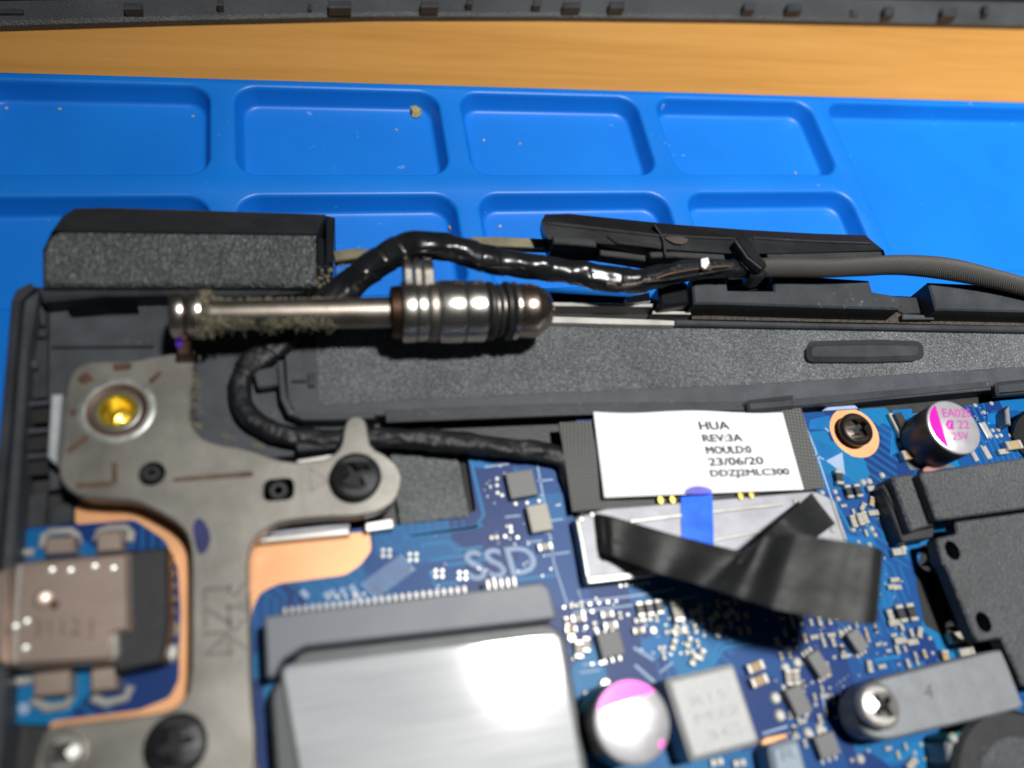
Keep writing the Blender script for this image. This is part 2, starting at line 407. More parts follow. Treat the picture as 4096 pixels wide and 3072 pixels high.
MT = dict(
    sil=m_silicone(), wood=m_wood(), pcb=m_pcb(),
    panel=m_textured('grained_plastic', (.155, .166, .175), 6000, .0002, .32, grain=.45),
    capgrain=m_textured('coarse_grained_plastic', (.11, .118, .122), 4600, .0003, .34, (1, .6, 1), math.radians(25), grain=.4),
    foam=m_textured('foam', (.15, .158, .165), 3800, .0002, .6),
    plas=plain('grey_plastic', (.034, .038, .044), .5, 0, .25, 300, .00002, 2500, .3, dust=.4),
    plas2=plain('pale_grey_plastic', (.055, .061, .071), .5, 0, .2, 400, .00002, 2500, .3, dust=.35),
    dark=plain('dark_plastic', (.017, .018, .02), .5, 0, .2, 500, .00002),
    gloss=plain('glossy_black_plastic', (.008, .009, .011), .32, 0, .2, 300, .00001, spec=.35),
    wrap=plain('wrapped_tape', (.009, .010, .012), .25, 0, .3, 300, .00022, 420),
    wrap2=plain('wrapped_tape_dull', (.009, .010, .012), .5, 0, .3, 300, .0004, 600, .35, dust=.12),
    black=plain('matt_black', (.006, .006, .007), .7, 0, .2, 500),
    tape=plain('black_film', (.013, .014, .0145), .54, 0, .2, 200, .00006, 300, .35, dust=.15),
    fuzz=plain('brown_dusty_foam', (.05, .04, .032), .9, 0, .7, 3500, .0002, 3000),
    brk=plain('nickel_plate', (.245, .235, .21), .4, .6, .22, 220, .00001, 4000),
    barrel=plain('polished_steel', (.72, .67, .61), .27, 1, .1, 400, .000012, 2500),
    rod=plain('satin_steel', (.33, .29, .25), .42, 1, .12, 500, .00001, 4000),
    nut=plain('bronzed_steel', (.48, .39, .32), .28, 1, .25, 500, .00003, 1500),
    browns=plain('browned_steel', (.14, .085, .06), .4, 1, .2, 500),
    steel=plain('bright_steel', (.60, .58, .55), .38, .8, .08, 400),
    screwd=plain('dark_screw', (.045, .035, .03), .35, .7, .15, 600),
    screwb=plain('black_screw', (.014, .015, .017), .4, .2, .2, 600),
    brass=plain('brass', (.70, .56, .13), .36, 1, .1, 600),
    copper=plain('bare_copper_pad', (.80, .40, .19), .42, .3, .1, 200),
    foil=m_foil(),
    shell=m_brushed('tinplate', (.36, .36, .40), .5, (4, 5, 1), .3, metal=.2),
    usb=m_brushed('bronzed_shell', (.50, .39, .33), .38, (1, 3, 1), .4, metal=.7),
    solder=plain('solder', (.55, .55, .52), .32, .45, .08, 900),
    tin=plain('tinned_terminal', (.52, .50, .45), .4, .6, .08, 900),
    tan=plain('tan_ceramic', (.36, .25, .12), .5), cream=plain('cream_ceramic', (.36, .34, .29), .5), blk=plain('black_ceramic', (.02, .02, .022), .45),
    chip=plain('chip_epoxy', (.15, .155, .155), .55, 0, .08, 800, .00003, 5000),
    silk=plain('silkscreen_ink', (.28, .38, .55), .6), white=plain('paper_white', (.74, .75, .78), .45, 0, .05, 250),
    ink=plain('black_print', (.02, .02, .022), .6), blue=plain('blue_ink', (.01, .04, .42), .4, 0, .3, 400), purple=plain('purple_ink', (.06, .01, .3), .4),
    magenta=plain('magenta_print', (.72, .02, .50), .3, .3, .06, 500), alu=plain('cap_aluminium', (.72, .71, .74), .34, .65, .05, 700), can=plain('can_side', (.10, .095, .10), .4, .5, .2, 500), rubber=plain('rubber', (.012, .012, .013), .45),
    gpl=plain('grey_ferrite', (.42, .43, .43), .5, .1, .08, 500, .00003, 2500), gpl2=plain('bluish_ferrite', (.25, .31, .38), .5, .1, .1, 500),
    heat=plain('grey_aluminium', (.22, .235, .25), .5, .4, .08, 600, .00002, 4000),
    fan=m_textured('fan_plastic', (.05, .055, .06), 5200, .00006, .5), slot=plain('socket_plastic', (.17, .185, .215), .5, 0, .06, 400),
    ssd=plain('drive_casing', (.085, .095, .10), .5), teal=plain('teal_board', (.0, .16, .16), .45), pinkp=plain('pink_sleeve', (.35, .18, .17), .5),
    sleeve=m_uvwave('braided_sleeve', (.02, .019, .018), (.10, .095, .09), 15, 2.6, .5, .00006), cloth=m_weave('conductive_cloth', (.05, .052, .05), (.16, .165, .16), 900, .5, .00006),
    grime=plain('grime', (.19, .175, .115), .7, 0, .5, 3000), crumb=plain('crumb', (.33, .28, .12), .7, 0, .3, 3000), rust=plain('brown_wear', (.10, .055, .035), .5, .3, .3, 700),
)

# ================================================================== SETTING: table
tt = obj('table_top', box(-260, 330, -160, 330, -33.5, -13.5), MT['wood'], base=(0, 0, -33.5)); tag(tt, 'orange brown wooden table top under everything', 'table', kind='structure')

# ================================================================== repair mat
CELLS = []
for k in range(-1, 4):
    x1 = 16.9 + 28.05 * (k - 1) + .0
    CELLS += [(x1 - 25.3, x1, 62.6, 76.6), (x1 - 25.3, x1, 45.6, 59.6)]
CELLS += [(16.9 + 56.1 + 2.8, 150, 45.6, 76.6)]
def rrect(x0, x1, y0, y1, r, n=8):
    out = []
    for cx, cy, a0 in ((x1 - r, y1 - r, 0), (x0 + r, y1 - r, 90), (x0 + r, y0 + r, 180), (x1 - r, y0 + r, 270)):
        for k in range(n + 1):
            a = math.radians(a0 + 90 * k / n); out.append(Vector((cx + r * math.cos(a), cy + r * math.sin(a), 0)))
    return out
def build_mat():
    """one moulded sheet: flat top with holes, and for each compartment a filleted wall and a floor"""
    vs, fs = [], []
    def add(l, z):
        k = len(vs); vs.extend((p.x, p.y, z) for p in l); return list(range(k, k + len(l)))
    def wall(a, b):
        for i in range(len(a)): j = (i + 1) % len(a); fs.append((a[i], a[j], b[j], b[i]))
    out = rrect(-66, 165, -34, 77.95, 3)
    loops = [offset(out, .5)]; idx = add(loops[0], -9); ring = add(offset(out, .15), -9.12); ring2 = add(out, -9.5); base = add(out, -13.46)
    wall(ring, idx); wall(ring2, ring); wall(base, ring2); fs.append(tuple(reversed(base)))
    for (a, b, c, d) in CELLS:
        prev = None
        for ins, dep in ((-.35, 0), (-.1, .06), (.05, .22), (.17, .55), (.68, 2.15), (.85, 2.42), (1.1, 2.54), (1.45, 2.57)):
            p = rrect(a + ins, b - ins, c + ins, d - ins, 2.7 - ins * .75); cur = add(p, -9 - dep)
            if prev: wall(prev, cur)
            else: loops.append([Vector((q.x, q.y, 0)) for q in p]); idx += cur
            prev = cur
        fs.append(tuple(prev))
    for t in geometry.tessellate_polygon([[Vector((p.x, p.y, 0)) for p in l] for l in loops]):
        A, B, C = (Vector(vs[idx[k]]) for k in t); f = tuple(idx[k] for k in t)
        fs.append(f if (B - A).cross(C - A).z > 0 else f[::-1])
    # consistent winding for the walls: make every wall quad face up or outward
    res = []
    for f in fs:
        p = [Vector(vs[k]) for k in f[:3]]; n = (p[1] - p[0]).cross(p[2] - p[0])
        res.append(f[::-1] if n.z < -1e-9 and max(vs[k][2] for k in f) > -13.4 else f)
    return vs, res
o = obj('repair_mat', build_mat(), MT['sil'], smooth='all', base=(0, 40, -13.5)); o.data.set_sharp_from_angle(angle=math.radians(80)); tag(o, 'bright blue silicone repair mat with rows of shallow rounded compartments', 'mat')

# crumbs and dust on the mat
def crumb(px, py, z, r, mat, label, seed):
    c = P(px, py, z); rr = random.Random(seed); vs, fs = lathe(c - Vector((0, 0, r * .5)), c + Vector((0, 0, 1)), [(0, r * .7), (r * .5, r), (r * 1.0, r * .6)], 8)
    vs = [tuple(Vector(v) + Vector([rr.uniform(-.25, .25) * r for _ in range(3)])) for v in vs]
    o = obj('crumb', (vs, fs), mat, smooth=True); tag(o, label, 'crumb', 'crumbs of dirt lying on the mat')
    return o
crumb(1665, 447, -11.25, .85, MT['crumb'], 'yellowish crumb in a corner of the blue mat compartment', 1)
crumb(1805, 915, -11.35, .5, MT['crumb'], 'small olive crumb beside the dark compartment wall behind the cable', 2)
for i, (x, y) in enumerate([(25, 432), (1935, 560), (2080, 575), (3180, 692), (1585, 520), (2000, 905), (3880, 415), (770, 465), (240, 436)]):
    crumb(x, y, -9 if y in (692, 415) else -11.54, .22, MT['cream'], 'tiny pale dust speck on the blue silicone mat', 10 + i)

# ================================================================== cover lying behind the mat
bc = thing('bottom_cover', 'dark grey laptop bottom cover with clips lying behind the blue mat', 'laptop cover', P(2048, 0, -13.4))
edge = [(-500, 165), (0, 122), (700, 100), (1500, 82), (2200, 82), (3000, 92), (4096, 116), (4700, 135)]
ep = PL(edge, -13.3)
obj('cover_panel', solid(ep + [Vector((ep[-1].x + 10, 190, 0)), Vector((ep[0].x - 10, 190, 0))], -12.2, -13.4, .4), MT['fan'], bc)
wl = PL([(-500, 30), (0, 2), (1500, -30), (2600, -24), (4096, 8), (4700, 20)], -12.1)
obj('inner_rim', solid(wl + [v + Vector((0, 3, 0)) for v in wl[::-1]], -10.2, -12.25, .3), MT['dark'], bc)
for x, y, w_, h_, z in [(40, 40, 100, 18, -9.8), (530, 20, 70, 26, -9), (880, 5, 22, 24, -9), (1240, 22, 14, 22, -9.6), (1360, 14, 90, 28, -9), (1720, 12, 70, 26, -9), (1880, 2, 24, 20, -9),
                     (2290, 16, 70, 22, -9), (2470, 16, 60, 26, -9), (3000, 22, 44, 30, -9), (3180, 26, 60, 30, -9), (3420, 48, 26, 26, -9.8), (3560, 40, 40, 32, -9), (3800, 46, 60, 34, -9), (3950, 34, 20, 40, -9), (2150, 8, 30, 22, -9)]:
    obj('clip', prism([(x - w_ / 2, y - h_ / 2), (x + w_ / 2, y - h_ / 2), (x + w_ / 2, y + h_ / 2), (x - w_ / 2, y + h_ / 2)], z - 1.9, -12.3, .15), MT['plas'], bc)

# ================================================================== laptop chassis
ch = thing('laptop_chassis', 'dark grey plastic laptop base lying open on the blue mat', 'laptop', (20, 10, -9))
rearR = 36.3
fl = [Vector((-25.3, 40.2, 0)), Vector((-24.2, 41.0, 0)), Vector((4, 40.2, 0)), Vector((6.5, 37.2, 0)), Vector((86, 33.4, 0)), Vector((92, -26, 0)), Vector((-25.6, -26, 0))]
obj('base_tray', solid(fl, -.88, -9, .3), MT['dark'], ch)
obj('side_wall', prism([(120, 1126), (62, 1155), (42, 1200), (25, 1400), (2, 1650), (-30, 2000), (-110, 2900), (-170, 3400), (-128, 3400), (-70, 2900), (10, 2000), (40, 1650), (60, 1400), (78, 1200), (136, 1142)], 3, -.9, .2), MT['plas'], ch)
obj('wall_ledge', prism([(90, 1200), (72, 1400), (52, 1650), (22, 2000), (-58, 2900), (-118, 3400), (-50, 3400), (10, 2900), (66, 2000), (92, 1650), (106, 1400), (142, 1210), (150, 1160)], 2.3, -.9, .25), MT['plas2'], ch)
obj('wall_channel', prism([(140, 1205), (192, 1196), (190, 1590), (96, 1594), (104, 1400)], .5, -.9, .05), MT['plas'], ch)
for q in ([(150, 1320), (182, 1318), (180, 1345), (148, 1345)], [(150, 1220), (170, 1215), (180, 1300), (160, 1300)], [(110, 1440), (150, 1436), (150, 1470), (108, 1475)]):
    obj('wall_lug', prism(rnd(q, 6, 3), 1.1, .3, .15), MT['plas2'], ch)
obj('rear_wall', prism([(135, 1142), (420, 1142), (760, 1138), (1265, 1128), (1262, 1160), (1130, 1172), (880, 1186), (640, 1176), (400, 1180), (168, 1204)], 2.3, -.9, .25), MT['plas'], ch)
hole = rnd([(258, 1206), (545, 1190), (558, 1262), (280, 1272)], 18)
obj('hinge_shelf', prism([(196, 1186), (640, 1172), (1300, 1172), (1420, 1300), (1420, 1800), (1000, 1840), (196, 1960), (192, 1590)], .35, -.9, .1, [hole]), MT['plas2'], ch)
obj('shelf_step', prism([(205, 1375), (610, 1372), (612, 1384), (205, 1388)], .75, .3, .1), MT['plas2'], ch)
for y in (1604, 1714, 1814):
    obj('rib', prism([(108, y), (196, y - 6), (196, y + 12), (104, y + 22)], 1.1, -.9, .1), MT['plas2'], ch)
for y in (1658, 1768, 1866):
    obj('rib_pocket', prism([(112, y - 32), (194, y - 36), (192, y + 30), (108, y + 38)], .38, -.9), MT['black'], ch)
for q in ([(60, 1990), (190, 1960), (180, 2110), (50, 2120)], [(205, 2030), (296, 2000), (292, 2090), (200, 2110)]):
    obj('floor_block', prism(q, -.2, -.9, .12), MT['plas'], ch)
# the flat grained panel behind the board, with its smooth margin and raised rim
obj('panel_margin', prism(rnd([(1140, 1300), (1140, 1430), (1150, 1600), (1190, 1668), (1500, 1662), (2250, 1648), (2960, 1646), (3220, 1626), (4100, 1546), (4800, 1490), (4800, 1345), (4096, 1322), (3000, 1292), (2560, 1294), (2100, 1284)], 26, 4, [2, 3]), 1.0, -.9, .12), MT['plas2'], ch)
obj('grained_panel', prism([(1262, 1290), (1268, 1450), (1278, 1622), (1500, 1606), (2250, 1568), (3000, 1538), (4096, 1466), (4800, 1420), (4800, 1352), (4096, 1330), (2700, 1302), (2100, 1292)], 1.06, .9), MT['panel'], ch)
obj('panel_rim', ribbon([(1120, 1440), (1126, 1520), (1134, 1590), (1160, 1645), (1215, 1668), (1340, 1668), (1500, 1662)], .55, 1.9, -.9, .12), MT['plas2'], ch)
obj('rim_step', prism([(1540, 1640), (2250, 1612), (2960, 1606), (3210, 1592), (3960, 1524), (3965, 1548), (3215, 1622), (2960, 1642), (2250, 1662), (1545, 1690)], 1.12, .9, .05), MT['plas'], ch)
obj('locating_slot', merge(prism([(1168, 1516), (1225, 1514), (1225, 1526), (1168, 1528)], 1.3, .9, .04), prism([(1232, 1492), (1258, 1490), (1260, 1545), (1234, 1546)], 1.3, .9, .04)), MT['dark'], ch)
obj('lug', prism(rnd([(1010, 1480), (1108, 1462), (1118, 1540), (1030, 1552)], 12), 1.6, .3, .15), MT['plas2'], ch)
for q in ([(2988, 1606), (3172, 1590), (3182, 1630), (2994, 1648)], [(3985, 1534), (4400, 1496), (4410, 1545), (3990, 1580)]):
    obj('lug', prism(rnd(q, 10), 1.75, .9, .25), MT['plas'], ch)
    obj('lug_gap', prism([(q[0][0] - 20, q[0][1] + 8), (q[0][0] + 4, q[0][1] - 6), (q[1][0], q[1][1] - 10), (q[1][0], q[1][1] + 4), (q[0][0] + 8, q[0][1] + 8), (q[0][0] + 10, q[0][1] + 44), (q[0][0] - 4, q[0][1] + 40)], 1.2, .9), MT['black'], ch)
bp = rnd([(3232, 1372), (3500, 1366), (3684, 1372), (3690, 1434), (3500, 1440), (3236, 1440)], 30, 6, [0, 5, 2, 3])
obj('bump', solid(PL(bp, 1.9), 1.9, 1.0, .42), MT['plas'], ch, smooth=True)
obj('bump_groove', prism([(x + (x - 3460) * .035, y + (y - 1404) * .22) for x, y in bp], 1.075, .95), MT['black'], ch)
# rear channel behind the panel
obj('rear_channel', prism([(1180, 1200), (2150, 1170), (2760, 1200), (3500, 1180), (4800, 1240), (4800, 1350), (4096, 1324), (2700, 1296), (2560, 1290), (1250, 1290)], .5, -.9), MT['black'], ch)
obj('metal_lip', prism([(2195, 1264), (2600, 1277), (2700, 1282), (2698, 1302), (2560, 1300), (2195, 1291)], 1.8, .4, .06), MT['steel'], ch)
obj('metal_strip', prism([(2190, 1208), (2612, 1214), (2610, 1228), (2190, 1224)], 1.9, .4, .04), MT['steel'], ch)
obj('metal_strip', prism([(2612, 1242), (2764, 1246), (2764, 1258), (2608, 1256)], 1.8, .4, .04), MT['steel'], ch)
obj('paper_tab', prism([(2502, 1192), (2596, 1170), (2602, 1206), (2508, 1212)], 2.2, 1.5), MT['white'], ch)
obj('foam_strip', prism([(2768, 1228), (3600, 1250), (4100, 1262), (4800, 1280), (4800, 1336), (4096, 1304), (2768, 1276)], 1.2, .3), MT['fuzz'], ch)
obj('channel_rim', prism([(2700, 1276), (3300, 1290), (4096, 1302), (4800, 1326), (4800, 1350), (4096, 1326), (3300, 1310), (2700, 1300)], 1.7, .5, .15), MT['plas'], ch)

# ================================================================== hinge cap
hc = thing('corner_cover', 'black grained plastic hinge cap with an open end above the chassis corner', 'hinge cover', P(700, 1000, -9))
topr = rnd([(172, 1140), (172, 1000), (214, 922), (1262, 936), (1266, 1142)], [0, 60, 40, 0, 0], 6)
CZ = 3.2
t6 = PL(topr, CZ)
obj('grained_face', solid(t6, CZ, 1.0, .25), MT['capgrain'], hc)
# far facet: slopes from the face down and away
A = PL(rnd([(208, 924), (1264, 938)], 0), CZ - .05)
lo = PL([(252, 862), (300, 834), (420, 830), (1302, 858)], CZ - 2.2)
def cap_shell():
    vs = [tuple(v) for v in [A[0], lo[0], lo[1], lo[2], lo[3], A[1]]]
    n = len(vs); bot = [(x, y, -9) for x, y, z in vs]
    d = Vector((172, 1165)); front = [tuple(P(1266, 1142, CZ - .1)), tuple(P(172, 1140, CZ - .1)), tuple(P(172, 1000, CZ - .1))]
    vs += front; bot += [(x, y, -9) for x, y, z in front]
    m = len(vs); al = vs + bot
    fs = [(0, 1, 2, 3, 4, 5)] + [(i, i + m, (i + 1) % m + m, (i + 1) % m) for i in range(m)] + [tuple(range(2 * m - 1, m - 1, -1))]
    return al, [tuple(reversed(f)) for f in fs]
g = cap_shell(); fa = [Vector(g[0][k]) for k in g[1][0][:3]]
if (fa[1] - fa[0]).cross(fa[2] - fa[0]).z < 0: g = (g[0], [tuple(reversed(f)) for f in g[1]])
obj('rear_facet', g, MT['dark'], hc)
e0, e1 = P(1262, 936, CZ), P(1266, 1142, CZ)
obj('end_lip', solid([e0 + Vector((.05, .3, 0)), e0 + Vector((.75, .2, 0)), e1 + Vector((.75, 0, 0)), e1 + Vector((.05, 0, 0))], CZ - .9, -9, .12), MT['gloss'], hc)
obj('end_socket', solid([lo[3] + Vector((.02, -.1, 0)), lo[3] + Vector((.9, -.4, 0)), e1 + Vector((1.5, 2.2, 0)), e1 + Vector((.8, 2.2, 0))], CZ - 2.1, -9, .15), MT['gloss'], hc)

# ================================================================== hinge
ZB = 5.0; ZP = 3.0
hg = thing('hinge', 'grey steel laptop hinge with flat bracket and round barrel, dusted with grime', 'hinge', P(500, 1700, .4))
plate = [(772, 1404), (633, 1421), (525, 1446), (380, 1442), (312, 1462), (276, 1505), (263, 1566), (252, 1700), (244, 1806), (231, 1889), (253, 1945), (318, 1990), (443, 1999), (538, 2002),
         (633, 2045), (715, 2095), (756, 2150), (766, 2218), (766, 2480), (762, 2740), (730, 2812), (655, 2852), (420, 2880), (215, 2902), (165, 2935), (110, 3180), (60, 3400), (1010, 3400), (1020, 3100), (1022, 2940), (1008, 2813), (1000, 2528), (990, 2250), (1008, 2172), (1050, 2125),
         (1120, 2086), (1300, 2068), (1436, 2066), (1526, 2043), (1585, 2003), (1612, 1925), (1596, 1867), (1553, 1826), (1484, 1790), (1474, 1740), (1467, 1690), (1445, 1666), (1418, 1664), (1388, 1677), (1374, 1718), (1366, 1782), (1336, 1817), (1290, 1838), (1190, 1851),
         (1100, 1836), (980, 1792), (860, 1776), (792, 1742), (760, 1680), (764, 1600), (772, 1500)]
plate = chaikin(plate, 1)
h_brass = [Vector(P(468, 1639, ZP)) + Vector((2.25 * math.cos(a), 2.25 * math.sin(a), 0)) for a in [2 * math.pi * i / 36 for i in range(36)]]
h_a = [P(608, 1895, ZP) + Vector((1.0 * math.cos(a), 1.0 * math.sin(a), 0)) for a in [2 * math.pi * i / 24 for i in range(24)]]
h_b = PL(rnd([(1052, 1920), (1176, 1908), (1178, 1998), (1050, 2008)], 34), ZP)
bk = obj('bracket_plate', solid(PL(plate, ZP), ZP, ZP - 1.2, .14, [h_brass, h_a, h_b]), MT['brk'], hg)
cB = P(468, 1639, ZP)
obj('worn_ring', lathe(cB + Vector((0, 0, -2.6)), cB + Vector((0, 0, 1)), [(2.55, 2.26), (2.66, 2.3), (2.69, 2.45), (2.68, 2.8), (2.58, 2.95)], 36, False), plain('worn_bright_steel', (.36, .36, .34), .4, .5, .35, 700), hg, smooth=True)
obj('rust_ring', lathe(cB + Vector((0, 0, -2.6)), cB + Vector((0, 0, 1)), [(2.58, 2.26), (2.5, 2.1), (2.35, 1.82), (0, 1.8)], 36, False), MT['rust'], hg, smooth=True)
obj('collar', lathe(cB + Vector((0, 0, -2.6)), cB + Vector((0, 0, 1)), [(0, 1.81), (2.4, 1.81), (2.46, 1.72), (2.46, 1.56), (2.3, 1.5), (0, 1.5)], 36, False), MT['brk'], hg, smooth=True)
nut = obj('brass_insert', lathe(cB + Vector((0, 0, -2.62)), cB + Vector((0, 0, 1)), [(2.5, 1.49), (2.5, 1.25)] + [(2.3 - .32 * i, 1.2 - .06 * i + (.05 if i % 2 else 0)) for i in range(6)] + [(.3, .8), (0, .01)], 36, False), MT['brass'], hg, smooth=True)
for c, r in ((P(608, 1895, 2.4), .72), (P(1114, 1962, 2.4), .8)):
    g = merge(lathe(c + Vector((0, 0, -2)), c + Vector((0, 0, 1)), [(0, r + .1), (1.9, r), (2.1, r * .8), (2.1, r * .45), (1.2, r * .4), (1.2, .01)], 24, False))
    obj('peg', g, MT['dark'], ch, smooth=True)
obj('edge_flange', prism([(203, 1576), (247, 1574), (224, 1858), (188, 1826)], 2.5, .35, .15), plain('zinc_plate', (.50, .53, .55), .4, .3), hg)
# worn scratches and ink on the plate
for q in ([(305, 1515), (345, 1485), (380, 1520), (330, 1540)], [(450, 1455), (530, 1452), (520, 1480), (455, 1485)], [(590, 1520), (640, 1480), (650, 1495), (605, 1540)], [(262, 1800), (350, 1735), (360, 1752), (275, 1815)], [(300, 1935), (450, 1925), (450, 1945), (305, 1952)], [(445, 1850), (468, 1850), (468, 1935), (448, 1935)], [(690, 1912), (1010, 1884), (1015, 1906), (690, 1928)], [(280, 1640), (305, 1638), (302, 1665), (280, 1665)]):
    obj('brown_scratch', prism(rnd(q, 10), ZP + .012, ZP - .05), MT['rust'], bk)
obj('ink_mark', prism(chaikin([(770, 2090), (800, 2065), (835, 2110), (845, 2170), (815, 2220), (790, 2215), (775, 2160)], 2), ZP + .02, ZP - .05), plain('navy_smudge', (.02, .025, .13), .5, .2, .5, 500), bk)
for body, q in (('LZN', [(920, 2345), (925, 2620), (815, 2625), (812, 2350)]), ('SY5Z', [(998, 2330), (1000, 2610), (915, 2618), (912, 2335)])):
    text('stamped_mark', body, q, ZP + .02, plain('stamp_shadow', (.145, .14, .13), .5, .75), bk)
obj('stamped_mark', merge(ribbon([(1240, 1870), (1245, 1960)], .14, ZP + .03, ZP - .02), ribbon([(1240, 1870), (1315, 1925)], .14, ZP + .03, ZP - .02), ribbon([(1245, 1960), (1315, 1925)], .14, ZP + .03, ZP - .02)), plain('stamp_lines', (.2, .17, .15), .5, .7), bk)
# barrel: positions along the axis from px on the plane z = ZB
ax0, ax1 = P(690, 1262, ZB), P(2200, 1242, ZB); AX = (ax1 - ax0).normalized()
def tx(x): # mm along axis for a px column
    lo_, hi_ = -20., 60.
    for _ in range(50):
        m_ = (lo_ + hi_) / 2; q = ax0 + AX * m_; c = Vector((q.x, q.y, q.z - H)); cx = c.x * D1 + c.y * D2 + c.z * D3
        if 2048 + F * cx.x / cx.z < x: lo_ = m_
        else: hi_ = m_
    return lo_
def dep(t):
    q = ax0 + AX * t; c = Vector((q.x, q.y, q.z - H)); return (c.x * D1 + c.y * D2 + c.z * D3).z
def pr(l, up=.0): return [(tx(x), r * dep(tx(x)) / F) for x, r in l]
def seg(name, l, mat, n=56): return obj(name, lathe(ax0, ax1, pr(l), n), mat, hg, smooth=True)
seg('flange_ring', [(688, 78), (692, 92), (702, 98), (735, 98), (746, 94), (750, 80)], MT['barrel'])
seg('washer', [(756, 80), (758, 92), (768, 97), (812, 97), (826, 90), (836, 70)], MT['barrel'])
seg('spacer', [(745, 72), (760, 72)], MT['browns'])
seg('rod', [(830, 58), (1200, 60), (1575, 62)], MT['rod'])
seg('stop_collar', [(1562, 92), (1566, 104), (1598, 108), (1604, 100)], MT['browns'])
seg('cam_ring', [(1602, 114), (1605, 121), (1610, 123), (1652, 123), (1658, 121), (1661, 116)], MT['barrel'])
seg('thin_ring', [(1662, 113), (1665, 119), (1670, 120), (1700, 120), (1704, 118), (1706, 113)], MT['barrel'])
seg('thin_ring', [(1707, 112), (1710, 119), (1715, 121), (1742, 121), (1746, 119), (1749, 113)], MT['rod'])
seg('sleeve_ring', [(1750, 116), (1753, 123), (1759, 126), (1842, 126), (1848, 124), (1851, 115)], MT['barrel'])
seg('sleeve_ring', [(1853, 115), (1856, 121), (1862, 123), (1924, 123), (1932, 121), (1936, 110)], MT['barrel'])
for x_, r_ in ((1661.5, 119), (1706.5, 117), (1749.5, 119), (1852, 119)): seg('groove_ring', [(x_ - 3.2, r_ - 6), (x_ - 3, r_), (x_ + 3, r_), (x_ + 3.2, r_ - 6)], MT['rubber'])
seg('spring_core', [(1934, 98), (2045, 98)], MT['rod'])
for x0, x1, m in ((1938, 1976, 'rubber'), (1978, 2004, 'dark'), (2006, 2040, 'rubber')):
    k = 118 if m == 'rubber' else 108
    seg('rubber_ring', [(x0, k - 16), (x0 + 4, k - 5), (x0 + 11, k), (x1 - 11, k), (x1 - 4, k - 5), (x1, k - 16)], MT[m])
seg('end_washer', [(2040, 98), (2043, 112), (2050, 116), (2060, 116), (2068, 106)], MT['barrel'])
# the riveted end with flats
vs, fs = lathe(ax0, ax1, pr([(2066, 104), (2072, 109), (2130, 109), (2140, 106), (2176, 84), (2192, 70), (2198, 60), (2199, 20)]), 14)
obj('end_nut', (vs, fs), MT['nut'], hg, smooth=True)
seg('end_pin', [(2190, 26), (2212, 24), (2216, 12)], MT['browns'], 20)
# display-side leaves standing up behind the barrel
for x0, x1, m in ((1618, 1652, 'barrel'), (1660, 1690, 'barrel'), (1696, 1738, 'barrel')):
    t0, t1 = tx(x0), tx(x1); p0, p1 = ax0 + AX * t0, ax0 + AX * t1; vs, fs = [], []
    side = Vector((0, 0, 1)).cross(AX).normalized()
    outl = [(-1.9, -1.5), (3.2, -1.2), (4.4, -.3), (4.9, .9), (4.6, 1.9), (3.8, 2.5), (2.8, 2.5), (1.5, 2.2), (-.5, 2.4), (-1.9, 1.5)]
    n = len(outl)
    for p in (p0, p0 + AX * .12, p1 - AX * .12, p1):
        k = .93 if p in (p0, p1) else 1.
        vs += [tuple(p + side * a * k + Vector((0, 0, b * k))) for a, b in outl]
    for r_ in range(3):
        for i in range(n): j = (i + 1) % n; fs.append((r_ * n + i, r_ * n + j, r_ * n + n + j, r_ * n + n + i))
    fs += [tuple(range(n - 1, -1, -1)), tuple(range(3 * n, 4 * n))]
    obj('leaf', (vs, fs), MT[m], hg, smooth=True)
# strut that joins the ring to the plate
obj('ring_web', solid([ax0 + AX * .2 + Vector((0, -3.4, 0)), ax0 + AX * 1.3 + Vector((0, -3.4, 0)), ax0 + AX * 1.3 + Vector((0, -.2, 0)), ax0 + AX * .2 + Vector((0, -.2, 0))], 4.2, 1.9, .15), MT['browns'], hg)
obj('ink_dot', prism(chaikin([(700, 1352), (728, 1350), (732, 1388), (704, 1392)], 1), 4.24, 4.1), MT['purple'], hg)
# leaf bar running along the display edge
obj('display_arm', ribbon([(1335, 1024), (1420, 1012), (1540, 1016), (1750, 1000), (1900, 965), (2000, 965), (2200, 974)], 1.2, 3.2, 2.4, .1), plain('dull_olive_steel', (.24, .21, .14), .5, .8, .2, 500), hg)
